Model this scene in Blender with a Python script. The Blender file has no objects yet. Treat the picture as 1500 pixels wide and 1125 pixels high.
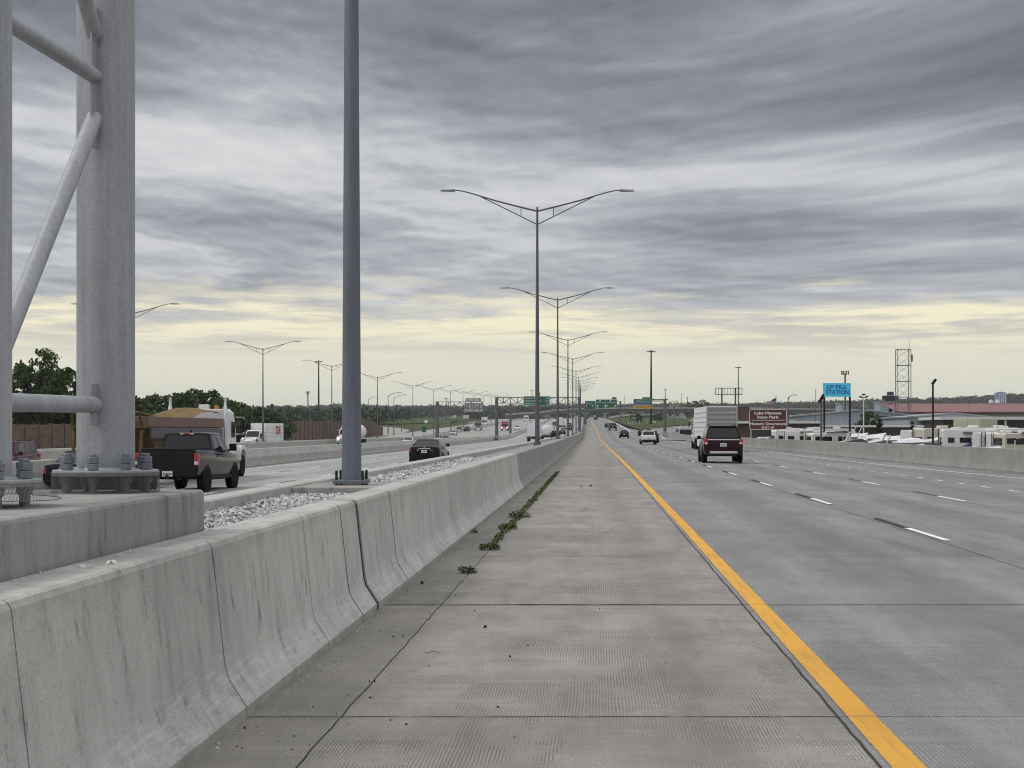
import bpy, bmesh, math, random
import numpy as np
from mathutils import Vector, Matrix
R = math.radians
rnd = random.Random(7)
C = bpy.context.scene.collection
F, VX, VY, EYE = 2300.0, 873.0, 631.0, 1.63       # focal length and vanishing point of the 1500 px wide photograph

def W(x, y, D):
    """the point at distance D that the photograph shows at pixel x, y"""
    return ((x - VX) * D / F, D, EYE + (VY - y) * D / F)
def WX(x, D): return (x - VX) * D / F
def WZ(y, D): return EYE + (VY - y) * D / F

# ---------------------------------------------------------------- road alignment
def smooth_table(pts, w=61):
    xs = np.arange(-200, 9001, 1.0)
    ys = np.interp(xs, [p[0] for p in pts], [p[1] for p in pts])
    k = np.ones(w) / w
    ys = np.convolve(np.pad(ys, w // 2, mode='edge'), k, mode='valid')
    return lambda d: float(np.interp(d, xs, ys))
grade = smooth_table([(-200, 0), (270, 0), (306, .1), (418, 1.75), (580, 4.2), (770, 7.1), (1000, 10.2), (1200, 12.2), (1600, 14.5), (9000, 14.5)])
shiftx = smooth_table([(-200, 0), (40, 0), (80, -.08), (171, -.35), (306, -.8), (400, -1.1), (500, -1.9), (600, -2.7), (770, -4.5), (1000, -8.5), (1200, -12.5), (1700, -25), (9000, -25)])
edge_right = smooth_table([(-200, 21.5), (0, 21.2), (40, 20.2), (69, 18.9), (87, 18.1), (122, 17.4), (170, 16.8), (300, 15.9), (335, 16.4), (400, 20.0), (455, 27.5), (520, 41), (600, 66), (9000, 66)], 31)
def gleft(d): return grade(d - 80)
def zright(x, d): return grade(d) - max(0, x - 5.2) * .02
def zleft(x, d): return gleft(d) - .28 - max(0, -8 - x) * .02
def zopp(x, d): return gleft(d) - .82
def stations(a, b, near=2.0):
    out, d = [], a
    while d < b:
        out.append(d); d += near if d < 60 else (5 if d < 250 else 12)
    out.append(b); return out

# ---------------------------------------------------------------- mesh builder
class MB:
    def __init__(s): s.v = []; s.f = []
    def add(s, vs, fs):
        o = len(s.v); s.v += [tuple(p) for p in vs]; s.f += [tuple(i + o for i in f) for f in fs]; return s
    def hexa(s, p):      # 8 points: bottom ring 0-3 ccw seen from above, top ring 4-7
        return s.add(p, [(3, 2, 1, 0), (4, 5, 6, 7), (0, 1, 5, 4), (1, 2, 6, 5), (2, 3, 7, 6), (3, 0, 4, 7)])
    def box(s, x0, x1, y0, y1, z0, z1):
        return s.hexa([(x0, y0, z0), (x1, y0, z0), (x1, y1, z0), (x0, y1, z0), (x0, y0, z1), (x1, y0, z1), (x1, y1, z1), (x0, y1, z1)])
    def cbox(s, x, y, z, a, b, c): return s.box(x - a / 2, x + a / 2, y - b / 2, y + b / 2, z - c / 2, z + c / 2)
    def quad(s, a, b, c, d): return s.add([a, b, c, d], [(0, 1, 2, 3)])
    def tube(s, pts, rad, n=8, cap=True):
        pts = [Vector(p) for p in pts]
        if not isinstance(rad, (list, tuple)): rad = [rad] * len(pts)
        rings, up = [], None
        for i, p in enumerate(pts):
            t = (pts[min(i + 1, len(pts) - 1)] - pts[max(i - 1, 0)]).normalized()
            if up is None: up = t.orthogonal().normalized()
            up = (up - t * up.dot(t)); up = up.normalized() if up.length > 1e-6 else t.orthogonal().normalized()
            b = t.cross(up)
            rings.append([p + (up * math.cos(2 * math.pi * k / n) + b * math.sin(2 * math.pi * k / n)) * rad[i] for k in range(n)])
        return s.loft(rings, cap)
    def loft(s, rings, cap=True, closed=True):
        n = len(rings[0]); vs = [p for r in rings for p in r]; fs = []
        for i in range(len(rings) - 1):
            for k in range(n if closed else n - 1):
                a, b = i * n + k, i * n + (k + 1) % n
                fs.append((a, b, b + n, a + n))
        if cap: fs += [tuple(range(n))[::-1], tuple(range((len(rings) - 1) * n, len(rings) * n))]
        return s.add(vs, fs)
    def lathe(s, prof, c=(0, 0, 0), axis='z', n=20):   # prof: (radius, height along axis)
        rings = []
        for r, h in prof:
            ring = []
            for k in range(n):
                a = 2 * math.pi * k / n; u, w = r * math.cos(a), r * math.sin(a)
                ring.append({'z': (c[0] + u, c[1] + w, c[2] + h), 'x': (c[0] + h, c[1] + u, c[2] + w), 'y': (c[0] + w, c[1] + h, c[2] + u)}[axis])
            rings.append(ring)
        return s.loft(rings)
    def prism(s, poly, y0, y1):                       # poly in x,z extruded along y
        return s.loft([[(x, y0, z) for x, z in poly], [(x, y1, z) for x, z in poly]])
    def prismx(s, poly, x0, x1):                      # poly in y,z extruded along x
        return s.loft([[(x0, y, z) for y, z in poly], [(x1, y, z) for y, z in poly]])
    def prismz(s, poly, z0, z1):
        return s.loft([[(x, y, z0) for x, y in poly], [(x, y, z1) for x, y in poly]])
    def build(s, name, mat, parent=None, smooth=None, bevel=0, label=None):
        me = bpy.data.meshes.new(name); me.from_pydata(s.v, [], s.f); me.update()
        bm = bmesh.new(); bm.from_mesh(me); bmesh.ops.recalc_face_normals(bm, faces=bm.faces); bm.to_mesh(me); bm.free()
        if mat: me.materials.append(mat)
        o = bpy.data.objects.new(name, me); C.objects.link(o)
        if parent: o.parent = parent
        if smooth:
            me.polygons.foreach_set('use_smooth', [True] * len(me.polygons)); me.set_sharp_from_angle(angle=R(smooth))
        if bevel:
            m = o.modifiers.new('bevel', 'BEVEL'); m.width = bevel; m.segments = 2; m.limit_method = 'ANGLE'; m.angle_limit = R(40)
        if label: o['label'] = label
        return o

def tag(o, label, cat, group=None):
    o['label'] = label; o['category'] = cat
    if group: o['group'] = group
    return o
def thing(name, label, cat, loc=(0, 0, 0), rz=0, group=None):
    o = bpy.data.objects.new(name, None); C.objects.link(o)
    o.empty_display_size = .2; o.location = loc; o.rotation_euler = (0, 0, rz)
    return tag(o, label, cat, group)
def copy_tree(o, parent=None):
    c = o.copy(); C.objects.link(c)
    if parent: c.parent = parent
    for ch in list(o.children): copy_tree(ch, c)
    return c
def struct(o): o['kind'] = 'structure'; return o
def stuff(o): o['kind'] = 'stuff'; return o

def text(s, parent, mat, width, height, cx, y, cz, name='lettering', bold=0.0, depth=.01):
    """lettering in the local x-z plane, read from -y"""
    cu = bpy.data.curves.new(name, 'FONT'); cu.body = s; cu.size = 1; cu.extrude = .001; cu.offset = bold; cu.resolution_u = 3
    t = bpy.data.objects.new(name, cu); C.objects.link(t)
    dg = bpy.context.evaluated_depsgraph_get(); me = bpy.data.meshes.new_from_object(t.evaluated_get(dg))
    bpy.data.objects.remove(t)
    co = np.empty(len(me.vertices) * 3); me.vertices.foreach_get('co', co); co = co.reshape(-1, 3)
    lo, hi = co.min(0), co.max(0)
    out = np.empty_like(co)
    out[:, 0] = (co[:, 0] - (lo[0] + hi[0]) / 2) / (hi[0] - lo[0]) * width + cx
    out[:, 2] = (co[:, 1] - (lo[1] + hi[1]) / 2) / (hi[1] - lo[1]) * height + cz
    out[:, 1] = y - (co[:, 2] / .001 * .5 + .5) * depth
    me.vertices.foreach_set('co', out.ravel()); me.update(); me.materials.clear(); me.materials.append(mat)
    o = bpy.data.objects.new(name, me); C.objects.link(o); o.parent = parent
    return o

# ---------------------------------------------------------------- node helpers
class NT:
    def __init__(s, nt): s.nt = nt; nt.nodes.clear()
    def n(s, typ, ins=None, **at):
        nd = s.nt.nodes.new('ShaderNode' + typ)
        for k, v in at.items(): setattr(nd, k, v)
        for k, v in (ins or {}).items():
            sock = nd.inputs[k]
            if hasattr(v, 'is_output'): s.nt.links.new(v, sock)
            elif hasattr(v, 'outputs'): s.nt.links.new(v.outputs[0], sock)
            else: sock.default_value = v
        return nd
    def math(s, op, a, b=0.0, c=None, clamp=False):
        ins = {0: a, 1: b}
        if c is not None: ins[2] = c
        return s.n('Math', ins, operation=op, use_clamp=clamp).outputs[0]
    def ramp(s, fac, stops, interp='LINEAR'):
        nd = s.n('ValToRGB', {0: fac}); cr = nd.color_ramp; cr.interpolation = interp
        while len(cr.elements) > 1: cr.elements.remove(cr.elements[-1])
        for i, (p, c) in enumerate(stops):
            e = cr.elements[0] if i == 0 else cr.elements.new(p)
            e.position = p; c = c if isinstance(c, (tuple, list)) else (c, c, c); e.color = (*c[:3], 1)
        return nd.outputs[0]
    def mix(s, fac, a, b, mode='MIX'):
        nd = s.n('Mix', {0: fac}, data_type='RGBA', blend_type=mode)
        for i, v in ((6, a), (7, b)):
            if hasattr(v, 'is_output'): s.nt.links.new(v, nd.inputs[i])
            else: nd.inputs[i].default_value = (*v[:3], 1) if isinstance(v, (tuple, list)) else (v, v, v, 1)
        return nd.outputs[2]
    def noise(s, vec, scale, detail=4, rough=.55, dist=0, dim='3D'):
        return s.n('TexNoise', {'Vector': vec, 'Scale': scale, 'Detail': detail, 'Roughness': rough, 'Distortion': dist}, noise_dimensions=dim).outputs[0]
    def map(s, vec, scale=(1, 1, 1), loc=(0, 0, 0), rot=(0, 0, 0)):
        return s.n('Mapping', {'Vector': vec, 'Scale': scale, 'Location': loc, 'Rotation': rot}).outputs[0]
    def xyz(s, x, y, z=0.0): return s.n('CombineXYZ', {0: x, 1: y, 2: z}).outputs[0]

MATS = {}
def newmat(name):
    m = bpy.data.materials.new(name); m.use_nodes = True; return m, NT(m.node_tree)
def finish(t, col, rough=.6, metal=0.0, bump=None, bstr=.3, bdist=.01, spec=.5, coat=0.0):
    p = t.n('BsdfPrincipled')
    for k, v in (('Base Color', col), ('Roughness', rough), ('Metallic', metal), ('Specular IOR Level', spec), ('Coat Weight', coat)):
        if hasattr(v, 'is_output'): t.nt.links.new(v, p.inputs[k])
        else: p.inputs[k].default_value = (*v[:3], 1) if isinstance(v, (tuple, list)) else v
    if bump is not None:
        b = t.n('Bump', {'Height': bump, 'Strength': bstr, 'Distance': bdist}); t.nt.links.new(b.outputs[0], p.inputs['Normal'])
    t.n('OutputMaterial', {0: p}); return p
def plain(name, col, rough=.55, metal=0.0, var=.18, scale=3.0, coat=0.0, spec=.5, obj=True):
    """a plain surface with mild uneven wear"""
    if name in MATS: return MATS[name]
    m, t = newmat(name)
    co = t.n('TexCoord').outputs['Object'] if obj else t.n('NewGeometry').outputs['Position']
    nz = t.noise(co, scale, 5, .6)
    f = t.ramp(nz, [(.3, 1 - var), (.7, 1 + var * .6)])
    c = t.mix(1.0, col, f, 'MULTIPLY')
    r = t.math('ADD', t.math('MULTIPLY', nz, .12), max(0.02, rough - .06))
    finish(t, c, r, metal, coat=coat, spec=spec); MATS[name] = m; return m
def paint(name, col, rough=.28):
    dark = max(col) < .06
    return plain('paint_' + name, col, rough, 0, .08, 1.5, coat=.0 if dark else .5, spec=.2 if dark else .5)
# ---------------------------------------------------------------- materials
def mat_concrete(name, base, streak=.5, fleck=.6, warm=0.0, scuff=False):
    m, t = newmat(name)
    P = t.n('NewGeometry').outputs['Position']
    big = t.noise(P, .55, 5, .6)
    fine = t.noise(P, 60, 4, .7)
    grain = t.noise(P, 240, 2, .6)
    st = t.noise(t.map(P, (4, 4, .8)), 1.3, 6, .6)
    fl = t.noise(t.map(P, (7, 7, 2.2), rot=(.35, .1, 0)), 1.25, 7, .66)
    col = t.ramp(big, [(.28, tuple(base * k for k in (.8, .79, .755))), (.5, tuple(base * k for k in (1, .99, .95))), (.75, tuple(base * k for k in (1.15, 1.14, 1.09)))])
    col = t.mix(streak, col, t.ramp(st, [(.3, .6), (.46, .97), (.7, 1.12)]), 'MULTIPLY')
    col = t.mix(fleck, col, t.ramp(fl, [(.30, .45), (.36, .66), (.415, .95), (.5, 1.0), (.68, 1.12)]), 'MULTIPLY')
    col = t.mix(.6, col, t.ramp(fine, [(.3, .72), (.7, 1.2)]), 'MULTIPLY')
    col = t.mix(.5, col, t.ramp(grain, [(.3, .78), (.7, 1.2)]), 'MULTIPLY')
    holes = t.n('TexVoronoi', {'Vector': P, 'Scale': 17.0, 'Randomness': 1.0}).outputs[0]
    col = t.mix(t.math('MULTIPLY', t.math('LESS_THAN', holes, .085), t.ramp(t.noise(P, 2.5, 4, .6), [(.45, 0), (.55, .75)])), col, (base * .3, base * .29, base * .27))
    if scuff:
        z = t.n('SeparateXYZ', {0: P}).outputs[2]
        sc = t.noise(t.map(P, (3, 1.2, 14), rot=(.5, 0, 0)), 2.4, 5, .65)
        f = t.math('MULTIPLY', t.ramp(sc, [(.5, 0), (.62, .38)]), t.ramp(z, [(.0, 1), (.3, .7), (.42, 0)]))
        col = t.mix(f, col, (base * 1.45, base * 1.44, base * 1.4))
        low = t.math('MULTIPLY', t.ramp(z, [(.0, .9), (.062, .6), (.07, .12), (.12, 0)]), t.ramp(t.noise(P, 3, 4), [(.3, .4), (.7, 1)]))
        col = t.mix(low, col, (base * .5, base * .48, base * .43))
        top = t.math('MULTIPLY', t.ramp(z, [(.88, 0), (.99, .8)]), t.ramp(t.noise(P, 2.2, 6, .65), [(.42, 0), (.6, .6)]))
        col = t.mix(top, col, (base * .5, base * .49, base * .44))
    h = t.math('ADD', t.math('MULTIPLY', fine, .6), t.math('ADD', t.math('MULTIPLY', grain, .25), t.math('MULTIPLY', fl, .6)))
    finish(t, col, .9, 0, h, .45, .006, spec=.25)
    return m

def mat_pavement(name, base, tine_pitch, tine_amt, blocks, tint=(1, 1, .965), joint0=8.95, pitch=5.72, lane_wear=False, skew=0.0):
    m, t = newmat(name)
    P = t.n('NewGeometry').outputs['Position']
    s = t.n('SeparateXYZ', {0: P}); X, Y = s.outputs[0], s.outputs[1]
    big = t.noise(P, .35, 5, .6)
    mid = t.noise(t.map(P, (2.2, .55, 1)), 1.1, 6, .65)
    cross = t.noise(t.map(P, (.55, 5.0, 1)), 1.4, 6, .7)
    grain = t.noise(P, 95, 4, .75)
    agg = t.n('TexVoronoi', {'Vector': P, 'Scale': 70.0}).outputs[0]
    b3 = tuple(base * k for k in tint)
    col = t.ramp(big, [(.3, tuple(k * .86 for k in b3)), (.52, b3), (.72, tuple(k * 1.14 for k in b3))])
    col = t.mix(.75, col, t.ramp(mid, [(.32, .72), (.5, 1.0), (.7, 1.2)]), 'MULTIPLY')
    col = t.mix(.55, col, t.ramp(cross, [(.35, .8), (.55, 1.0), (.72, 1.25)]), 'MULTIPLY')
    col = t.mix(.8, col, t.ramp(grain, [(.3, .5), (.5, .97), (.7, 1.75)]), 'MULTIPLY')
    # tining grooves
    ph = t.math('ADD', t.math('MULTIPLY', X, 2 * math.pi / tine_pitch), t.math('ADD', t.math('MULTIPLY', Y, skew), t.math('MULTIPLY', t.noise(t.map(P, (2.5, .5, 1)), 3, 4, .6), 9.0)))
    g = t.math('MULTIPLY_ADD', t.math('SINE', ph), .5, .5)
    if blocks:
        cx = t.math('FLOOR', t.math('ADD', t.math('MULTIPLY', X, 1 / .62), t.math('MULTIPLY', t.noise(t.xyz(0, Y, 0), .5, 1), .6)))
        cy = t.math('FLOOR', t.math('MULTIPLY', Y, 1 / .92))
        cell = t.n('TexWhiteNoise', {'Vector': t.xyz(cx, cy, 0)}, noise_dimensions='3D').outputs[0]
        msk = t.math('MULTIPLY', t.ramp(cell, [(.42, 0), (.5, .6), (.85, 1)]), t.ramp(t.noise(t.map(P, (1, .8, 1)), 1.7, 4, .6), [(.44, 0), (.5, 1)]))
    else:
        msk = t.ramp(t.noise(P, 1.1, 5, .65), [(.3, .25), (.65, 1)])
    gm = t.math('MULTIPLY', msk, tine_amt)
    col = t.mix(gm, col, t.ramp(g, [(.0, .5), (.45, .95), (.8, 1.12)]), 'MULTIPLY')
    if lane_wear:
        def band(c, w):
            d = t.math('ABSOLUTE', t.math('SUBTRACT', X, c)); return t.ramp(t.math('MULTIPLY', d, 1 / w), [(0, 1), (.45, .75), (1, 0)])
        oil = None
        for c in (3.35, 7.05, 10.8, 14.2, -10.0, -13.8, -17.5):
            b = band(c, .75); oil = b if oil is None else t.math('MAXIMUM', oil, b)
        oil = t.math('MULTIPLY', oil, t.ramp(t.noise(t.map(P, (1.6, .09, 1)), 1.5, 5, .6), [(.3, .15), (.65, .6)]))
        col = t.mix(oil, col, tuple(k * .56 for k in b3))
        whp = None
        for c in (2.35, 4.3, 6.1, 8.0):
            b = band(c, .5); whp = b if whp is None else t.math('MAXIMUM', whp, b)
        whp = t.math('MULTIPLY', whp, t.ramp(t.noise(t.map(P, (1.2, .12, 1)), 1.7, 6, .7), [(.42, 0), (.62, .5)]))
        col = t.mix(whp, col, tuple(k * 1.4 for k in b3))
        sl = t.n('TexWhiteNoise', {'Vector': t.xyz(t.math('FLOOR', t.math('MULTIPLY', t.math('SUBTRACT', X, 1.42), 1 / 3.75)), t.math('FLOOR', t.math('MULTIPLY', t.math('SUBTRACT', Y, joint0), 1 / pitch)), 3.0)}).outputs[0]
        col = t.mix(.8, col, t.ramp(sl, [(0, .88), (1, 1.1)]), 'MULTIPLY')
    else:
        sl = t.n('TexWhiteNoise', {'Vector': t.xyz(0, t.math('FLOOR', t.math('MULTIPLY', t.math('SUBTRACT', Y, joint0), 1 / pitch)), 5.0)}).outputs[0]
        col = t.mix(.8, col, t.ramp(sl, [(0, .92), (1, 1.08)]), 'MULTIPLY')
        # a brownish tyre track drifting across the shoulder, and dirt along the barrier
        tr = t.math('ABSOLUTE', t.math('SUBTRACT', X, t.math('ADD', .42, t.math('MULTIPLY', t.math('SINE', t.math('MULTIPLY', Y, .09)), .18))))
        f = t.math('MULTIPLY', t.ramp(tr, [(.05, .75), (.2, .5), (.42, 0)]), t.ramp(t.noise(t.map(P, (2, .3, 1)), 2, 5, .65), [(.35, .2), (.65, .8)]))
        col = t.mix(f, col, tuple(k * j for k, j in zip(b3, (.66, .62, .55))))
        f = t.math('MULTIPLY', t.ramp(t.math('MULTIPLY_ADD', X, 1, 2.4), [(.0, .7), (.35, .28), (.92, .16), (1.0, 0)]), t.ramp(t.noise(P, 1.6, 6, .65), [(.3, .4), (.6, 1)]))
        col = t.mix(f, col, tuple(k * j for k, j in zip(b3, (.62, .6, .54))))
    # transverse joints, sawn and filled
    wob = t.math('MULTIPLY', t.math('SUBTRACT', t.noise(P, 3, 3), .5), .035)
    fr = t.math('FRACT', t.math('MULTIPLY', t.math('ADD', t.math('SUBTRACT', Y, joint0 - pitch * 100.5), wob), 1 / pitch))
    dj = t.math('MULTIPLY', t.math('ABSOLUTE', t.math('SUBTRACT', fr, .5)), pitch)
    jt = t.math('MULTIPLY', t.math('LESS_THAN', dj, .011 if lane_wear else .019), t.ramp(t.noise(P, 5, 4, .7), [(.33, .25), (.5, .95)]))
    col = t.mix(jt, col, (.035, .033, .03))
    chip = t.ramp(t.noise(t.map(P, (1, .8, 1)), 38, 4, .75), [(.58, 0), (.66, .9)])
    col = t.mix(t.math('MULTIPLY', chip, t.ramp(mid, [(.42, .15), (.62, 1)])), col, tuple(k * 2.1 for k in b3))
    # scattered dark specks and pale chips
    v = t.n('TexVoronoi', {'Vector': P, 'Scale': 9.0}).outputs[0]
    col = t.mix(t.math('MULTIPLY', t.math('LESS_THAN', v, .06), t.ramp(t.noise(P, 1.3, 3), [(.45, 0), (.6, .8)])), col, (.06, .055, .05))
    h = t.math('ADD', t.math('MULTIPLY', grain, .5), t.math('ADD', t.math('MULTIPLY', t.math('MULTIPLY', g, msk), tine_amt * .9), t.math('MULTIPLY', agg, .25)))
    finish(t, col, t.ramp(mid, [(.3, .72), (.7, .92)]), 0, h, .5, .006, spec=.3)
    return m

M_BARR = mat_concrete('barrier_concrete', .44, .5, .85, scuff=True)
M_BARR2 = mat_concrete('barrier_concrete_newer', .26, .45, .45)
M_CONC = mat_concrete('footing_concrete', .29, .8, .8)
M_CONC_TOP = mat_concrete('bridge_concrete', .32, .5, .4)
M_SHOULDER = mat_pavement('shoulder_concrete', .225, .0195, .85, True, (1.035, .985, .905))
M_LANES = mat_pavement('lane_concrete', .20, .024, .6, False, (1, 1, .985), lane_wear=True, skew=3.0)
M_LEFTROAD = mat_pavement('carriageway_concrete', .29, .024, .2, False, (1, 1, .99), lane_wear=True)
M_OPP = mat_pavement('far_carriageway_concrete', .34, .024, .2, False, (1, 1, .985))

def mat_line(name, col, wear=.5, edge=None):
    m, t = newmat(name); P = t.n('NewGeometry').outputs['Position']
    nz = t.noise(t.map(P, (3, 1, 1)), 9, 6, .7); g = t.noise(P, 150, 3, .7)
    c = t.mix(.7, col, t.ramp(t.noise(P, 1.2, 4), [(.3, .86), (.7, 1.08)]), 'MULTIPLY')
    c = t.mix(.5, c, t.ramp(g, [(.3, .8), (.7, 1.12)]), 'MULTIPLY')
    c = t.mix(t.ramp(nz, [(.25, wear), (.36, 0)]), c, (.2, .195, .18))
    if edge:
        sx = t.n('SeparateXYZ', {0: P}).outputs[0]
        e = t.math('MULTIPLY', t.math('ABSOLUTE', t.math('SUBTRACT', sx, edge[0])), 1 / edge[1])
        e = t.math('ADD', e, t.math('MULTIPLY', t.math('SUBTRACT', t.noise(P, 22, 5, .7), .5), .5))
        nr = t.ramp(t.math('MULTIPLY', t.n('SeparateXYZ', {0: P}).outputs[1], .02), [(.4, 1), (.9, 0)])
        c = t.mix(t.math('MULTIPLY', t.ramp(e, [(.9, 0), (1.0, .85)]), nr), c, (.17, .155, .125))
        sc = t.noise(t.map(P, (7, .35, 1)), 2.2, 6, .65)
        c = t.mix(t.ramp(sc, [(.5, 0), (.66, .42)]), c, (.22, .15, .06))
        c = t.mix(t.math('MULTIPLY', t.ramp(t.noise(P, 55, 4, .75), [(.56, 0), (.66, .75)]), t.ramp(t.noise(P, 2.3, 4, .6), [(.42, .1), (.6, 1)])), c, (.2, .17, .11))
        fy = t.math('FRACT', t.math('MULTIPLY', t.math('SUBTRACT', t.n('SeparateXYZ', {0: P}).outputs[1], 8.95 - 5.72 * 100.5), 1 / 5.72))
        c = t.mix(t.math('MULTIPLY', t.math('LESS_THAN', t.math('MULTIPLY', t.math('ABSOLUTE', t.math('SUBTRACT', fy, .5)), 5.72), .012), .7), c, (.05, .04, .03))
    finish(t, c, .7, 0, g, .3, .003, spec=.3); return m
M_YELLOW = mat_line('yellow_road_paint', (.66, .335, .034), .85, (1.515, .086))
M_WHITE = mat_line('white_road_paint', (.72, .73, .73), .7)
M_BLACKL = mat_line('black_contrast_paint', (.022, .022, .023), .4)
M_SEAL_SHADE = mat_line('joint_sealant_and_gap_shade', (.018, .017, .016), .5)  # sealant; also colours the painted shade in the open barrier gap

def mat_galv(name, base, spang=14, tint=(.965, 1, 1.06)):
    m, t = newmat(name); P = t.n('TexCoord').outputs['Object']
    v = t.n('SeparateColor', {0: t.n('TexVoronoi', {'Vector': P, 'Scale': spang * 4.0}).outputs[1]}).outputs[0]
    big = t.noise(t.map(P, (3, 3, .5)), 1.3, 6, .65); st = t.noise(t.map(P, (14, 14, .6)), 1.6, 5, .6); fn = t.noise(P, 45, 4, .7)
    b3 = tuple(base * k for k in tint)
    c = t.ramp(big, [(.3, tuple(k * .8 for k in b3)), (.55, b3), (.75, tuple(k * 1.2 for k in b3))])
    c = t.mix(.5, c, t.ramp(st, [(.3, .8), (.7, 1.2)]), 'MULTIPLY')
    c = t.mix(.3, c, t.ramp(v, [(0, .8), (1, 1.2)]), 'MULTIPLY')
    c = t.mix(.25, c, t.ramp(fn, [(.3, .85), (.7, 1.15)]), 'MULTIPLY')
    finish(t, c, t.ramp(big, [(.3, .5), (.7, .66)]), .35, fn, .12, .002, spec=.4); return m
M_GALV = mat_galv('galvanised_steel', .345)
M_POLE = mat_galv('weathered_pole_steel', .165, tint=(.88, .98, 1.16))
M_POLEFAR = plain('grey_pole_steel', (.10, .108, .128), .55, .3, .12)
M_NUT = mat_galv('nut_steel', .20, tint=(.9, 1, 1.15))
M_DARKSTEEL = plain('dark_steel', (.03, .03, .033), .55, .3, spec=.3)
M_WIRE = plain('mesh_wire', (.13, .13, .125), .5, .6)
M_BLACKPOLE = plain('black_pole_paint', (.012, .012, .013), .5, spec=.25)
M_WHITEPOLE = plain('white_pole_paint', (.6, .6, .58), .5)
M_LUM = plain('luminaire_grey', (.16, .165, .18), .45, .2)

M_GLASS = plain('tinted_vehicle_glass', (.006, .0065, .009), .06, 0, .05, spec=.42)
M_TYRE = plain('tyre_rubber', (.009, .009, .0095), .9, spec=.12)
M_RIM = plain('wheel_alloy', (.28, .28, .29), .35, .7)
M_RIMDARK = plain('dark_wheel_alloy', (.03, .03, .033), .4, .5)
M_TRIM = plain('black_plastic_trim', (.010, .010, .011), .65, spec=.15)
M_CHROME = plain('chrome_trim', (.65, .65, .67), .15, .9, .05)
M_TAIL = plain('tail_lamp_red', (.32, .012, .02), .15, 0, .1, spec=.7)
M_TAILW = plain('tail_lamp_clear', (.6, .58, .58), .15, 0, .1, spec=.7)
M_PLATE = plain('licence_plate_white', (.62, .63, .64), .45)
M_INK = plain('plate_ink', (.06, .07, .14), .6)
def mat_lamp(name, col, st):
    m, t = newmat(name); e = t.n('Emission', {0: (*col, 1), 1: st}); t.n('OutputMaterial', {0: e}); return m
M_HEADLIT = mat_lamp('lit_headlamp', (1, .97, .9), 3.0)
M_HEAD = plain('headlamp_clear', (.6, .62, .64), .12, 0, .1, spec=.8)
M_TAILLIT = plain('tail_lamp_bright', (.75, .02, .02), .2)

def mat_leaf(name, c0, c1, c2):
    m, t = newmat(name)
    g = t.n('NewGeometry'); rp = g.outputs['Random Per Island']
    nz = t.noise(g.outputs['Position'], .35, 3, .6)
    f = t.math('ADD', t.math('MULTIPLY', rp, .55), t.math('MULTIPLY', nz, .5))
    c = t.ramp(f, [(.2, c0), (.5, c1), (.85, c2)])
    p = finish(t, c, .7, spec=.2); p.inputs['Subsurface Weight'].default_value = 0
    return m
M_LEAF = mat_leaf('dark_foliage', (.014, .026, .008), (.035, .062, .016), (.075, .11, .03))
M_LEAF2 = mat_leaf('light_foliage', (.028, .045, .013), (.06, .09, .026), (.10, .13, .045))
M_LEAF3 = mat_leaf('spruce_foliage', (.01, .02, .008), (.024, .045, .014), (.04, .07, .022))
M_WOODS = mat_leaf('woodland_foliage', (.010, .018, .008), (.021, .034, .014), (.038, .055, .022))
M_WEED = mat_leaf('weed_leaves', (.03, .05, .014), (.065, .095, .026), (.13, .155, .05))
M_BARK = plain('bark', (.06, .05, .04), .9, 0, .35, 6)
def mat_ground(name, stops, scale=.08, scale2=1.2):
    m, t = newmat(name); P = t.n('NewGeometry').outputs['Position']
    a = t.noise(P, scale, 6, .65); b = t.noise(P, scale2, 5, .7)
    c = t.ramp(a, stops); c = t.mix(.7, c, t.ramp(b, [(.3, .65), (.7, 1.3)]), 'MULTIPLY')
    finish(t, c, .95, 0, b, .6, .1, spec=.15); return m
M_GROUND = mat_ground('rough_grassland', [(.3, (.02, .03, .012)), (.5, (.035, .048, .018)), (.7, (.07, .068, .035))])
M_GRASS = mat_ground('verge_grass', [(.3, (.03, .045, .012)), (.55, (.05, .066, .018)), (.75, (.085, .085, .03))], .25, 2.0)
M_LOT = mat_ground('lot_asphalt', [(.3, (.10, .10, .098)), (.7, (.17, .168, .16))], .1, 2)
M_STONE = None
def mat_stone():
    m, t = newmat('white_gravel'); g = t.n('NewGeometry')
    c = t.ramp(g.outputs['Random Per Island'], [(0, (.13, .13, .14)), (.25, (.33, .33, .335)), (.6, (.48, .48, .48)), (1, (.66, .66, .65))])
    nz = t.noise(g.outputs['Position'], 60, 3, .6); c = t.mix(.5, c, t.ramp(nz, [(.3, .75), (.7, 1.15)]), 'MULTIPLY')
    finish(t, c, .85, spec=.3); return m
M_STONE = mat_stone()
M_STONEBED = plain('gravel_bed', (.24, .24, .24), .95, 0, .5, 25, obj=False)
M_DEBRIS = plain('dark_debris', (.03, .028, .024), .9)
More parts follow.
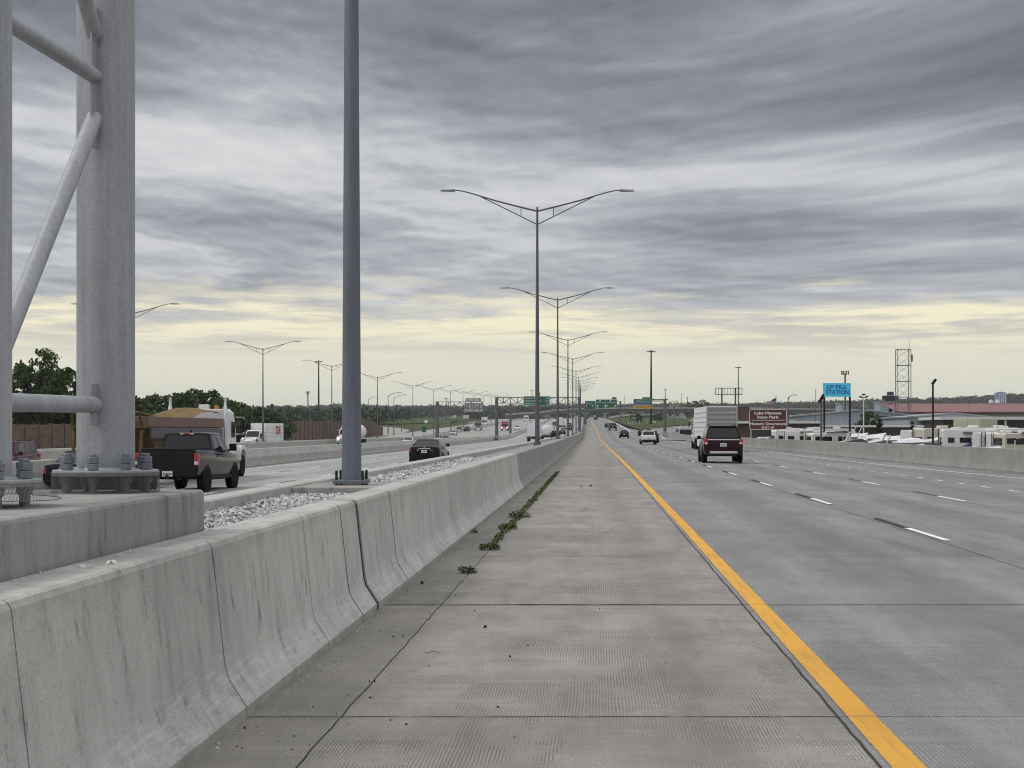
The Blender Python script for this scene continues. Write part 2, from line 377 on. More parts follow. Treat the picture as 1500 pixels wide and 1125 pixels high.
# ================================================================ SETTING
DEND = 1650
def sheet(name, mat, cols, zf, ds, dense=None):
    """a road surface: cols = functions of distance giving x of each column"""
    mb = MB(); vs = []; n = len(cols)
    for d in ds:
        for cf in cols:
            x = cf(d); vs.append((x, d, zf(x - shiftx(d), d)))
    fs = [(i * n + k, i * n + k + 1, (i + 1) * n + k + 1, (i + 1) * n + k) for i in range(len(ds) - 1) for k in range(n - 1)]
    mb.add(vs, fs); return struct(mb.build(name, mat, smooth=30))
def off(x): return lambda d: x + shiftx(d)
DS = stations(-25, DEND)
sheet('shoulder', M_SHOULDER, [off(-2.3), off(-.5), off(1.39)], zright, DS)
def lane_edge(k):   # columns between the yellow line and the right barrier, narrowing after the exit gore
    def f(d):
        e = min(edge_right(d) + .3, 16.2 + shiftx(d)) if d < 395 else 11.2 + shiftx(d) + max(0, (470 - d) / 75 * 3.5)
        a = 1.39 + shiftx(d); return a + (e - a) * k
    return f
def lane_right(d): return edge_right(d) + .3 if d < 300 else lane_edge(1)(d)
def lane_col(k): return lambda d: (1.39 + shiftx(d)) + (lane_right(d) - 1.39 - shiftx(d)) * k
sheet('right_carriageway', M_LANES, [lane_col(k / 6) for k in range(7)], zright, DS)
# exit ramp: peels off to the right beyond the gore and climbs
RAMP = [(280, 9.0, 16.0), (335, 9.0, 16.6), (400, 9.6, 20.2), (455, 15.5, 27.6), (520, 27, 41.2), (600, 50, 66), (700, 88, 106), (820, 140, 160)]
mb = MB(); vs = []
rd = list(range(280, 821, 10))
for d in rd:
    a = np.interp(d, [r[0] for r in RAMP], [r[1] for r in RAMP]); b = np.interp(d, [r[0] for r in RAMP], [r[2] for r in RAMP]) + .3
    for k in range(5):
        x = a + (b - a) * k / 4; vs.append((x, d, grade(d) - .16 + .05))
mb.add(vs, [(i * 5 + k, i * 5 + k + 1, i * 5 + 6 + k, i * 5 + 5 + k) for i in range(len(rd) - 1) for k in range(4)])
struct(mb.build('exit_ramp', M_LANES, smooth=30))
sheet('left_carriageway', M_LEFTROAD, [off(-20.9), off(-16), off(-12), off(-8), off(-3.95)], zleft, DS)
sheet('oncoming_carriageway', M_OPP, [off(-42.6), off(-32), off(-20.7)], zopp, DS)
sheet('outer_oncoming_carriageway', M_OPP, [off(-61.5), off(-52), off(-42.4)], zopp, DS)
# slip road on the far left, joining the outer carriageway past the end of the noise wall
mb = MB(); vs = []
sl = [(395, -60, -69), (440, -60, -70), (500, -61, -75), (560, -66, -84), (620, -78, -98), (690, -100, -122)]
for d in range(395, 691, 10):
    for j in (2, 1): vs.append((np.interp(d, [q[0] for q in sl], [q[j] for q in sl]), d, zopp(0, d) + .05))
mb.add(vs, [(i * 2, i * 2 + 1, i * 2 + 3, i * 2 + 2) for i in range(len(vs) // 2 - 1)])
struct(mb.build('slip_road', M_OPP))

# ---- ground and bluffs: one sheet to the horizon
from mathutils import noise as mn
def hill(x, d):
    u = (d - 1500) / 900.0
    ramp = max(0.0, min(1.0, u)); ramp = ramp * ramp * (3 - 2 * ramp)
    az = x / max(d, 1)
    hgt = 21 + 6 * mn.noise(Vector((x * .0016, d * .001, 2))) + 4 * mn.noise(Vector((x * .006, d * .004, 5)))
    if az > .12: hgt += min(1, (az - .12) / .16) * 13
    if az < -.17: hgt -= 2
    return ramp * hgt
def ground_z(x, d):
    if x < -3: base = gleft(d) - 1.5
    else: base = grade(d) - .75 - min(1, max(0, (x - 20) / 10)) * .5
    # the land drops away under the climbing roads and levels out
    far = max(0, min(1, (abs(x) - 90) / 160)); low = -1.2 + min(14.5, max(0, d - 500) * .012)
    return base * (1 - far) + low * far + hill(x, d)
xs = sorted(set(list(np.arange(-120, 121, 8.0)) + list(np.arange(-400, 401, 25.0)) + list(np.arange(-1600, 1601, 80.0)) + [-2200, -3000, -4500, -7000, 2200, 3000, 4500, 7000]))
ys = sorted(set(list(np.arange(-80, 800, 20.0)) + list(np.arange(800, 3200, 60.0)) + [3400, 3800, 4500, 5500, 7000]))
mb = MB(); n = len(xs)
mb.add([(x, d, ground_z(x, d)) for d in ys for x in xs], [(i * n + k, i * n + k + 1, (i + 1) * n + k + 1, (i + 1) * n + k) for i in range(len(ys) - 1) for k in range(n - 1)])
struct(mb.build('ground', M_GROUND, smooth=60))

# grass gore between road and ramp, grass banks, dealer lot
def patch(name, mat, outline, lift):
    mb = MB(); vs = []
    for d, a, b in outline:
        for k in range(7): x = a + (b - a) * k / 6; vs.append((x, d, lift(x, d)))
    mb.add(vs, [(i * 7 + k, i * 7 + k + 1, i * 7 + 8 + k, i * 7 + 7 + k) for i in range(len(outline) - 1) for k in range(6)])
    return struct(mb.build(name, mat, smooth=40))
patch('gore_grass', M_GRASS, [(d, np.interp(d, [430, 500, 620, 820, 1000], [12.2, 10.2, 8.6, 6.5, 3]), np.interp(d, [430, 455, 520, 600, 700, 820, 1000], [12.6, 15.3, 26.8, 49.8, 87.8, 139.8, 220])) for d in range(430, 1001, 10)],
      lambda x, d: grade(d) - .05 + .35 * math.sin(max(0, min(1, (d - 430) / 300)) * math.pi) * .6)
patch('bank_grass', M_GRASS, [(d, -150 if d < 1000 else -190, np.interp(d, [415, 440, 500, 560, 620, 690, 800, 1100], [-62, -69.5, -75.5, -85, -99, -112, -75, -95])) for d in range(415, 1101, 12)],
      lambda x, d: zopp(0, d) + .02 + max(0, (-x - 75)) * .02)
patch('slip_island_grass', M_GRASS, [(d, np.interp(d, [500, 560, 620, 690, 800], [-60.8, -65.5, -77.5, -99, -75]), -60.5) for d in range(505, 801, 10)], lambda x, d: zopp(0, d) + .03)
patch('roadside_grass', M_GRASS, [(d, edge_right(d) + .7, 44 if d < 480 else 70) for d in range(205, 600, 8)], lambda x, d: ground_z(x, d) + .15)
patch('dealer_lot', M_LOT, [(d, edge_right(d) + .8, 140) for d in range(20, 340, 8)], lambda x, d: ground_z(x, d) + .12 if x < 30 else -1.05 + max(0, d - 300) * .005)

# ---- road markings
def strip(mb, x, w, d0, d1, zf, lift=.004, step=6.0, wob=0.0):
    k = max(1, int((d1 - d0) / step)); vs = []
    xf = x if callable(x) else off(x)
    for i in range(k + 1):
        d = d0 + (d1 - d0) * i / k; xc = xf(d) + (rnd.uniform(-wob, wob) if wob else 0)
        for q in (-w / 2, w / 2): vs.append((xc + q, d, zf(xc + q - shiftx(d), d) + lift))
    mb.add(vs, [(2 * i, 2 * i + 1, 2 * i + 3, 2 * i + 2) for i in range(k)]); return mb
mb = MB(); strip(mb, 1.515, .172, -25, 1500, zright)
struct(mb.build('yellow_edge_line', M_YELLOW))
wl, bl = MB(), MB()
def dashes(x, first, n, zf, w=.12, L=3.0, period=11.6, black=True):
    for k in range(n):
        d = first + k * period
        strip(wl, x, w, d, d + L, zf, step=1.5)
        if black: strip(bl, x, w, d + L + .02, d + 2 * L, zf, step=1.5)
dashes(5.22, 11.7, 34, zright); dashes(8.95, 26.4, 32, zright)
for k in range(88): d = 16.0 + k * 3.3; strip(wl, 12.3, .12, d, d + 1.0, zright)
strip(wl, lambda d: edge_right(d) - 2.75, .13, 5, 300, zright)
strip(wl, lambda d: np.interp(d, [400, 470, 560, 1500], [9.0, 9.1, 9.3, 9.3]) + (0 if d < 470 else shiftx(d) - shiftx(470)) - .4, .22, 400, 1000, lambda x, d: zright(x, d), .03)
strip(wl, lambda d: np.interp(d, [400, 440, 455, 520, 600], [9.0, 13.4, 15.9, 27.6, 51]), .22, 400, 560, lambda x, d: grade(d) - .11, .03)
strip(wl, lambda d: np.interp(d, [300, 335, 400, 455, 520], [13.2, 14.0, 17.6, 25, 38]), .18, 300, 540, lambda x, d: grade(d) - .11, .03)
strip(wl, -7.85, .15, -20, 900, zleft)
dashes(-12.05, 45.2, 42, zleft, period=11.9); dashes(-15.8, 40.0, 40, zleft, period=11.9)
strip(wl, -19.4, .15, -20, 900, zleft)
for x in (-27.5, -31.2, -34.9, -47.5, -51.2, -54.9): dashes(x, 60, 70, zopp, period=11.9, black=False)
strip(wl, -39.8, .15, 40, 900, zopp); strip(wl, -23.6, .15, 40, 900, zopp); strip(wl, -58.6, .15, 40, 440, zopp)
struct(wl.build('white_lane_markings', M_WHITE)); struct(bl.build('black_lane_markings', M_BLACKL))
# sealed longitudinal joints and the wide transverse joint
mb = MB()
strip(mb, 1.375, .016, -5, 90, zright, .003, .22, .006)
strip(mb, -1.45, .009, -5, 60, zright, .003, .2, .006)
strip(mb, 5.06, .012, 8, 60, zright, .003, .5, .003); strip(mb, 8.78, .012, 8, 60, zright, .003, .5, .003)
vs = []
for i in range(160):
    x = -1.95 + i * .13; w = .007 + .010 * abs(mn.noise(Vector((x * 3, 0, 0)))) + (.03 if -.85 < x < .35 else .003) * abs(mn.noise(Vector((x * 7, 4, 0)))) * 2
    y = 14.72 + .02 * mn.noise(Vector((x * .8, 1, 0))) - x * .004
    for q in (-w, w): vs.append((x, y + q, zright(x, y) + .003))
mb.add(vs, [(2 * i, 2 * i + 2, 2 * i + 3, 2 * i + 1) for i in range(159)])
struct(mb.build('sealed_joints', M_SEAL_SHADE))

# ================================================================ BARRIERS
def barrier(name, mat, prof, d0, d1, label, group=None, near=1.0):
    ds, d = [], d0
    while d < d1 - 1e-6:
        ds.append(d); d += near if d < 40 else (4 if d < 200 else 10)
    ds.append(d1)
    mb = MB().loft([[(x, d, z) for x, z in prof(d)] for d in ds])
    o = tag(mb.build(name, mat, smooth=22), label, 'barrier', group)
    for jd, jw in JOINTS:
        if d0 < jd < d1 - .05 and prof is prof_median:
            P0, P1 = prof(jd - jw / 2), prof(jd + jw / 2); n = len(P0) - 2; vs = []
            for k in range(n):
                a, b = P0[max(0, k - 1)], P0[min(n, k + 1)]; nx, nz = (b[1] - a[1]), -(b[0] - a[0]); l = math.hypot(nx, nz); nx, nz = nx / l * .0025, nz / l * .0025
                wv = .012 * mn.noise(Vector((jd * 3, k * .7, 0)))
                vs += [(P0[k][0] + nx, jd - jw / 2 + wv, P0[k][1] + nz), (P0[k][0] + nx, jd + jw / 2 + wv, P0[k][1] + nz)]
            MB().add(vs, [(2 * k, 2 * k + 1, 2 * k + 3, 2 * k + 2) for k in range(n - 1)]).build('control_joint', M_SEAL_SHADE, o)
    return o
JOINTS = [(5.85, .004), (8.9, .007), (11.65, .007), (13.35, .016), (16.55, .018), (20.2, .012), (24.6, .012), (29.0, .012), (34, .016), (38.8, .016)]
def prof_median(d):
    s, z = shiftx(d) , grade(d)
    return [(x + s, h + z) for x, h in ((-1.98, -.15), (-1.98, .065), (-2.03, .14), (-2.085, .225), (-2.105, .30), (-2.178, .965), (-2.192, .99), (-2.215, 1.0), (-2.47, 1.0), (-2.47, -.3))]
gm = 'cast concrete walls edging the gravel median'
barrier('concrete_barrier', M_BARR, prof_median, -4, 14.2, 'long grey concrete barrier beside the shoulder, nearest length with dark vertical stains', gm, .6)
barrier('concrete_barrier', M_BARR, prof_median, 14.36, 43.6, 'grey concrete barrier length beyond the open black gap, weeds along its foot', gm, .8)
MB().prism([(x - .012, z - .012) for x, z in prof_median(14.2)], 14.199, 14.361).build('gap_shade', M_SEAL_SHADE, bpy.data.objects['concrete_barrier.001'])  # dark solid standing in for the deep shade inside the open gap
barrier('concrete_barrier', M_BARR2, prof_median, 43.62, 122, 'darker smooth barrier length farther along the shoulder, past the weeds', gm)
def prof_median_far(d):
    return [(x - .12, z + .03) for x, z in prof_median(d)]
barrier('concrete_barrier', M_BARR2, prof_median_far, 122.1, 1200, 'far curving end of the concrete barrier under the row of lamp posts', gm)
def prof_medleft(d):
    s, z, zl = shiftx(d), grade(d), zleft(-4.1, d)
    return [(-3.60 + s, z + .3), (-3.60 + s, z + .97), (-3.62 + s, z + .985), (-3.86 + s, z + .985), (-3.885 + s, z + .96), (-3.95 + s, z + .25), (-4.12 + s, min(z + .05, zl + .3)), (-4.12 + s, zl - .2), (-3.9 + s, zl - .3)]
barrier('median_wall', M_BARR, prof_medleft, -4, 1200, 'low concrete wall on the far side of the white gravel median', gm)
def prof_right(d):
    e, z = edge_right(d), zright(edge_right(d) - shiftx(d), d)
    return [(e, z - .2), (e, z + .07), (e + .08, z + .24), (e + .12, z + .4), (e + .20, z + 1.06), (e + .22, z + 1.09), (e + .42, z + 1.09), (e + .44, z + 1.06), (e + .5, z - .6)]
barrier('concrete_barrier', M_BARR2, prof_right, -10, 600, 'plain grey concrete barrier along the right edge, before the parked boats and campers', 'roadside concrete barriers')
def prof_far_left(d):
    s = shiftx(d); z, zo = zleft(-20.5, d), zopp(0, d)
    return [(x + s, h + z) for x, h in ((-20.4, -.2), (-20.4, .08), (-20.5, .25), (-20.55, .4), (-20.62, 1.03), (-20.65, 1.07), (-20.85, 1.07), (-20.88, 1.03))] + [(-21.05 + s, zo - .2), (-20.7 + s, zo - .3)]
barrier('concrete_barrier', M_BARR, prof_far_left, -10, 1200, 'long concrete barrier behind the pickup and dump truck, on the far side of their lanes', 'roadside concrete barriers')
def prof_opp(d):
    s, z = shiftx(d), zopp(0, d)
    return [(x + s, h + z) for x, h in ((-42.2, -.2), (-42.2, .1), (-42.35, .4), (-42.42, 1.0), (-42.45, 1.05), (-42.75, 1.05), (-42.8, .4), (-42.95, -.2))]
barrier('concrete_barrier', M_BARR, prof_opp, 60, 1200, 'distant low concrete barrier carrying the left hand row of lamp posts', 'roadside concrete barriers')
# gravel between the two walls: bed sheet plus loose stones in one mass
sheet('gravel_bed', M_STONEBED, [off(-3.62), off(-2.45)], lambda x, d: grade(d) + .855, stations(-4, 1200))
def pebble(mb, x, y, z, r):
    a = Matrix.Rotation(rnd.uniform(0, 6.3), 3, Vector((rnd.uniform(-1, 1), rnd.uniform(-1, 1), rnd.uniform(-1, 1) + .01)).normalized())
    sx, sy, sz = r * rnd.uniform(.7, 1.35), r * rnd.uniform(.7, 1.35), r * rnd.uniform(.5, .9)
    vs = []
    for p in ((1, 0, 0), (-1, 0, 0), (0, 1, 0), (0, -1, 0), (0, 0, 1), (0, 0, -1), (.65, .65, .5), (-.6, .6, -.55), (.6, -.65, -.5), (-.65, -.6, .55)):
        q = a @ Vector((p[0] * sx * rnd.uniform(.8, 1.15), p[1] * sy * rnd.uniform(.8, 1.15), p[2] * sz * rnd.uniform(.8, 1.15))); vs.append((x + q.x, y + q.y, z + q.z))
    mb.add(vs, PEB)
_bm = bmesh.new()
for p in ((1, 0, 0), (-1, 0, 0), (0, 1, 0), (0, -1, 0), (0, 0, 1), (0, 0, -1), (.65, .65, .5), (-.6, .6, -.55), (.6, -.65, -.5), (-.65, -.6, .55)): _bm.verts.new(p)
bmesh.ops.convex_hull(_bm, input=_bm.verts); _bm.verts.index_update(); PEB = [tuple(v.index for v in f.verts) for f in _bm.faces]; _bm.free()
mb = MB()
for i in range(21000):
    d = 9.6 + 34 * rnd.random() ** 1.9; x = rnd.uniform(-3.6, -2.47)
    if 18.5 < d < 20.4: continue
    lump = .03 * mn.noise(Vector((x * 2.2, d * 1.3, 0)))
    pebble(mb, x, d, .872 + lump + rnd.uniform(-.008, .016), rnd.uniform(.009, .021) * (1 if d < 16 else 1.4 if d < 24 else 1.9))
stuff(mb.build('white_gravel', M_STONE))
# ================================================================ SIGN TRUSS SUPPORT, NEAR LEFT
ft = MB().hexa([(-4.15, 3.0, -.4), (-2.485, 3.0, -.4), (-2.485, 10.03, -.4), (-4.15, 10.03, -.4), (-4.13, 3.0, 1.255), (-2.50, 3.0, 1.255), (-2.50, 10.03, 1.255), (-4.13, 10.03, 1.255)])
tag(ft.build('concrete_footing', M_CONC, bevel=.022), 'stained concrete footing block under the big round steel columns', 'footing')
SG = thing('sign_truss', 'large galvanised steel truss leg of round columns and tube braces on a concrete block', 'sign support', (-3.0, 8.64, 1.255))
def L(x, y, z): return (x + 3.0, y - 8.64, z - 1.255)
cols = ((-2.99, 9.58), (-3.045, 7.70))
for cx, cy in cols:
    base = L(cx, cy, 1.393)
    MB().lathe([(.171, -.002), (.1715, 3), (.171, 7.6)], base, n=64).build('column', M_GALV, SG, 30)
    pl = [(.314 * math.cos(a), .314 * math.sin(a)) for a in (R(11.25 + 22.5 * k) for k in range(16))]
    MB().prismz([(base[0] + x, base[1] + y) for x, y in pl], base[2] - .035, base[2]).build('base_plate', M_GALV, SG, bevel=.004)
    MB().lathe([(.183, .0), (.172, .014)], base, n=48).build('weld_collar', M_GALV, SG, 30)
    for k in range(8):
        a = R(45 * k); bx, by = base[0] + .247 * math.cos(a), base[1] + .247 * math.sin(a)
        bt = MB().lathe([(.022, -.138), (.022, .096), (.018, .1)], (bx, by, base[2]), n=14).build('anchor_bolt', M_NUT, SG, 30)
        for z0, h, tw in ((0.002, .039, .1), (.042, .039, .55), (-.078, .040, .3)):
            MB().prismz([(bx + .0365 * math.cos(R(60 * q) + tw + k), by + .0365 * math.sin(R(60 * q) + tw + k)) for q in range(6)], base[2] + z0, base[2] + z0 + h).build('nut', M_NUT, bt, bevel=.004)
# wire mesh skirts round both base plates: woven wires with real gaps
def skirt(cx, cy, r0, r1, z0, z1, n, tilt=0.0):
    mb = MB(); cx, cy, _ = L(cx, cy, 0)
    for s in (1, -1):
        for k in range(n):
            a0 = 2 * math.pi * k / n; vs = []
            for i in range(5):
                f = i / 4; a = a0 + s * f * (z1 - z0) / ((r0 + r1) / 2) * .8; r = r0 + (r1 - r0) * f
                hw = .0016
                for q in (-hw, hw): vs.append((cx + r * math.cos(a + q / r), cy + r * math.sin(a + q / r), z0 + (z1 - z0) * f - 1.255 + tilt * math.cos(a)))
            mb.add(vs, [(2 * i, 2 * i + 1, 2 * i + 3, 2 * i + 2) for i in range(4)])
    for z, r in ((z0, r0), (z1, r1)):
        mb.tube([(cx + r * math.cos(2 * math.pi * k / 40), cy + r * math.sin(2 * math.pi * k / 40), z - 1.255 + tilt * math.cos(2 * math.pi * k / 40)) for k in range(41)], .0025, 4)
    return mb.build('wire_skirt', M_WIRE, SG)
skirt(-2.99, 9.58, .318, .317, 1.259, 1.376, 120)
skirt(-3.045, 7.70, .40, .318, 1.305, 1.385, 130, -.012)
def brace(p, q, r, name='brace'): return MB().tube([L(*p), L(*q)], r, 28).build(name, M_GALV, SG, 40)
brace((-3.04, 7.86, 1.775), (-2.992, 9.36, 1.785), .049)
brace((-3.04, 7.85, 1.86), (-2.992, 9.37, 3.50), .047)
brace((-3.04, 7.85, 3.735), (-2.992, 9.36, 3.745), .046)
brace((-3.04, 7.85, 5.6), (-2.992, 9.37, 3.99), .047)
for z, h in ((1.785, .125), (3.74, .42)):
    MB().box(*(lambda a, b: (a[0], b[0], a[1], b[1], a[2], b[2]))(L(-2.998, 9.30, z - h), L(-2.986, 9.42, z + h))).build('gusset_plate', M_GALV, SG, bevel=.003)

# ================================================================ DOUBLE ARM LAMP POSTS
def make_lamp(name, label, group, base_r=.12, n=16, detail=True, mat=None):
    t = thing(name, label, 'street lamp', group=group); pm = mat or M_POLEFAR
    H = 12.15
    MB().lathe([(base_r, .06), (base_r * .93, 1.2), (.052, H), (.0, H + .06)], n=n).build('pole', pm, t, 40)
    MB().prismz([(-.2, -.2), (.2, -.2), (.2, .2), (-.2, .2)], .03, .075).build('base_plate', pm, t, bevel=.006 if detail else 0)
    if detail:
        for sx in (-1, 1):
            for sy in (-1, 1):
                MB().lathe([(.017, 0), (.017, .19), (.0, .195)], (sx * .16, sy * .16, 0), n=8).build('anchor_bolt', M_DARKSTEEL, t, 30)
    for s in (-1, 1):
        pts = [(s * .05, 0, H - .18), (s * 1.0, 0, H + .05), (s * 2.2, 0, H + .36), (s * 3.3, 0, H + .70), (s * 3.8, 0, H + .83), (s * 4.1, 0, H + .87), (s * 4.3, 0, H + .87)]
        arm = MB().tube(pts, [.045, .042, .038, .033, .03, .028, .027], 8)
        arm.tube([(s * .05, 0, H - .85), (s * 1.6, 0, H - .08), (s * 2.9, 0, H + .56)], .026, 8)
        arm.tube([(s * .83, 0, H - .46), (s * .83, 0, H + .0)], .02, 6)
        a = arm.build('arm', pm, t, 40)
        lm = MB().hexa([(s * 4.2 - .0, -.11, H + .80), (s * 4.92, -.17, H + .83), (s * 4.92, .17, H + .83), (s * 4.2, .11, H + .80), (s * 4.2, -.07, H + .92), (s * 4.9, -.12, H + .885), (s * 4.9, .12, H + .885), (s * 4.2, .07, H + .92)] if s > 0 else
                      [(s * 4.92, -.17, H + .83), (s * 4.2, -.11, H + .80), (s * 4.2, .11, H + .80), (s * 4.92, .17, H + .83), (s * 4.9, -.12, H + .885), (s * 4.2, -.07, H + .92), (s * 4.2, .07, H + .92), (s * 4.9, .12, H + .885)])
        lm.build('luminaire', M_LUM, a)
    return t
gl = 'double arm lamp posts standing on the gravel median'
ordn = ['first', 'second', 'third', 'fourth', 'fifth', 'sixth', 'seventh', 'eighth', 'ninth', 'tenth', 'eleventh', 'twelfth', 'thirteenth', 'fourteenth', 'fifteenth']
near_lamp = make_lamp('street_lamp', 'thick grey lamp pole bolted to a low block in the gravel, nearest lamp post', gl, .122, 40, True, M_POLE)
near_lamp.location = (-3.02, 19.4, .95)
lamp = make_lamp('street_lamp', 'tall double arm lamp post on the median, nearest one with both arms in view', gl, .125)
lamp.location = (-2.99, 80, .86)
for i, (x, y, D) in enumerate([(817.5, 446, 135), (833.5, 508, 195), (840.3, 528, 247), (845, 548, 302), (849.7, 560, 356), (852, 0, 408), (854, 0, 462), (855, 0, 516), (856, 0, 570), (856.5, 0, 624), (857, 0, 678)]):
    l = copy_tree(lamp); l.location = (-3.05 + shiftx(D), D, grade(D) + .9)
    l['label'] = f'double arm lamp post on the gravel median, {ordn[i + 2]} in the receding row'
gl2 = 'double arm lamp posts on the distant left barrier'
for i, D in enumerate((143, 203, 257, 312, 374, 425, 478, 532, 586, 640, 694, 748, 802)):
    l = copy_tree(lamp); l.location = (-42.6 + shiftx(D), D, zopp(0, D) + 1.0); l['group'] = gl2
    l['label'] = ['lamp post hidden behind the big steel column, arm tips showing on both sides',
                  'double arm lamp post rising in front of the white box truck', 'double arm lamp post just left of the near pole, one arm hidden by it',
                  'double arm lamp post on the left barrier just right of the near pole'][i] if i < 4 else f'double arm lamp post on the left barrier, {ordn[i]} in its receding row'
tag(MB().hexa([(-3.6, 18.55, .3), (-2.48, 18.55, .3), (-2.48, 20.35, .3), (-3.6, 20.35, .3), (-3.598, 18.57, .962), (-2.482, 18.57, .962), (-2.482, 20.33, .962), (-3.598, 20.33, .962)]).build('lamp_footing', M_CONC, bevel=.012),
    'low concrete block in the gravel under the nearest lamp pole', 'footing')
for sx, sy in ((0, 0),):
    pass
# ================================================================ SMALL THINGS ON THE SHOULDER
def leaf_tuft(mb, x, y, z, r, h, n):
    for i in range(n):
        a = rnd.uniform(0, 6.283); q = r * math.sqrt(rnd.random()); px, py = x + q * math.cos(a), y + q * math.sin(a) * 1.2; pz = z + h * rnd.random() * (1 - .5 * q / r)
        s = rnd.uniform(.012, .03); d = Vector((math.cos(a) + rnd.uniform(-.5, .5), math.sin(a) + rnd.uniform(-.5, .5), rnd.uniform(-.1, .7))).normalized(); w = d.cross(Vector((rnd.uniform(-1, 1), rnd.uniform(-1, 1), 1))).normalized() * s * .55
        c = Vector((px, py, pz)); tip = c + d * s * 2
        mb.add([c, c + d * s + w, tip, c + d * s - w], [(0, 1, 2, 3)])
def weed(x, y, r, h, n, label):
    t = MB(); leaf_tuft(t, 0, 0, 0, r, h, n)
    for k in range(5): a = k * 1.3; t.tube([(0, 0, -.01), (r * .5 * math.cos(a), r * .5 * math.sin(a), h * .7)], .002, 4)
    o = t.build('weed', M_WEED); o.location = (x, y, zright(x, y)); return tag(o, label, 'weed', 'weeds growing in the shoulder joint')
weed(-1.47, 18.0, .085, .09, 130, 'small pale weed alone in the joint, nearest to the camera')
weed(-1.46, 21.5, .12, .10, 240, 'round weed clump at the near end of the green line in the joint')
weed(-1.46, 26.0, .14, .12, 260, 'bushy weed clump part way along the green line in the joint')
weed(-1.44, 29.5, .19, .15, 300, 'widest weed clump spreading over the shoulder joint')
weed(-1.97, 25.0, .06, .07, 60, 'tiny weed at the foot of the concrete barrier')
mb = MB(); d = 21.8
while d < 62:
    leaf_tuft(mb, -1.46 + rnd.uniform(-.02, .02) + shiftx(d), d, 0, rnd.uniform(.025, .065), rnd.uniform(.02, .06), 18); d += rnd.uniform(.12, .22)
stuff(mb.build('weed_line', M_WEED))
mb = MB()
for i in range(80):
    d = 8 + 30 * rnd.random() ** 1.6; x = rnd.choice((rnd.uniform(-1.96, -1.4), rnd.gauss(-1.9, .08), rnd.uniform(-1.5, .2), rnd.gauss(-1.45, .06)))
    if x < -1.965: continue
    pebble(mb, x, d, .004, rnd.uniform(.003, .010))
stuff(mb.build('road_grit', M_DEBRIS))
mb = MB()
for i in range(260):
    d = 8 + 26 * rnd.random() ** 1.6; pebble(mb, rnd.choice((rnd.uniform(-1.96, -1.3), rnd.gauss(-1.93, .03))), d, .003, rnd.uniform(.003, .008))
stuff(mb.build('pale_grit', M_STONE))
for x, y, r, lb in ((-.92, 13.0, .022, 'dark clod lying on the shoulder near the wide joint'), (-.62, 11.3, .014, 'small dark pebble on the shoulder'), (-.15, 46, .06, 'dark lump of tyre rubber far along the shoulder'), (-.42, 45.5, .045, 'dark scrap beside the lump of rubber far along the shoulder'), (-1.85, 16.7, .03, 'black scrap beside the barrier foot just past the open gap')):
    m = MB(); pebble(m, 0, 0, 0, r); o = m.build('debris', M_DEBRIS); o.location = (x, y, r * .4); tag(o, lb, 'debris', 'bits of debris on the shoulder')
tw = MB().tube([(0, 0, 0), (.05, .012, .008), (.11, .005, .004)], .0025, 5).build('twig', plain('dry_twig', (.16, .11, .07), .8)); tw.location = (-1.25, 11.5, .004); tag(tw, 'thin dry twig lying on the shoulder near the barrier', 'twig')
for i, (x, y) in enumerate(((120, 828), (133, 829), (158, 824), (166, 822), (190, 806), (46, 837), (20, 849))):
    D = F * .62 / (y - VY); m = MB(); pebble(m, 0, 0, 0, (.016, .012, .014, .016, .009, .011, .013)[i]); o = m.build('stone', M_STONE); o.location = (max(-2.45, min(-2.22, WX(x, D))), D, 1.006)
    tag(o, 'small white stone lying on top of the nearest barrier', 'stone', 'white stones on the barrier top')
# ================================================================ VEHICLES (local frame: +y forward, x to the right, z up from the road)
def mesh_only(o): return o
def wheel(parent, x, y, r, w, rim=None, n=24, spokes=6, name='wheel'):
    s = 1 if x > 0 else -1
    o = MB().lathe([(r * .62, -w / 2), (r * .93, -w / 2), (r, -w * .36), (r, w * .36), (r * .93, w / 2), (r * .62, w / 2)], (x, y, r), 'x', n).build(name, M_TYRE, parent, 40)
    m = MB().lathe([(r * .64, -.02), (r * .64, w * .42 * 1), (r * .56, w * .44), (r * .5, w * .30), (r * .16, w * .36), (r * .13, w * .46), (0, w * .46)] if s > 0 else
                   [(0, -w * .46), (r * .13, -w * .46), (r * .16, -w * .36), (r * .5, -w * .30), (r * .56, -w * .44), (r * .64, -w * .42), (r * .64, .02)], (x, y, r), 'x', n)
    for k in range(spokes):
        a = 2 * math.pi * k / spokes; c, q = math.cos(a), math.sin(a); xx = x + s * w * .40; wd = r * .085
        m.add([(xx, y + c * r * .12 - q * wd, r + q * r * .12 + c * wd), (xx, y + c * r * .12 + q * wd, r + q * r * .12 - c * wd), (xx + s * .01, y + c * r * .58 + q * wd, r + q * r * .58 - c * wd), (xx + s * .01, y + c * r * .58 - q * wd, r + q * r * .58 + c * wd)], [(0, 1, 2, 3)])
    m.build('rim', rim or M_RIM, o, 35)
    return o
def body_loft(st, crown=.03):
    rings = []
    for y, hw, zb, zt in st:
        h = zt - zb
        half = [(hw * .80, zb), (hw * .94, zb + h * .06), (hw * .985, zb + h * .25), (hw, zb + h * .48), (hw * .985, zb + h * .74), (hw * .95, zb + h * .90), (hw * .88, zb + h * .975), (hw * .70, zt + crown * .4), (hw * .35, zt + crown * .85)]
        rings.append([(x, y, z) for x, z in half] + [(-x, y, z) for x, z in reversed(half)])
    return MB().loft(rings)
def lerp(a, b, f): return tuple(p + (q - p) * f for p, q in zip(a, b))
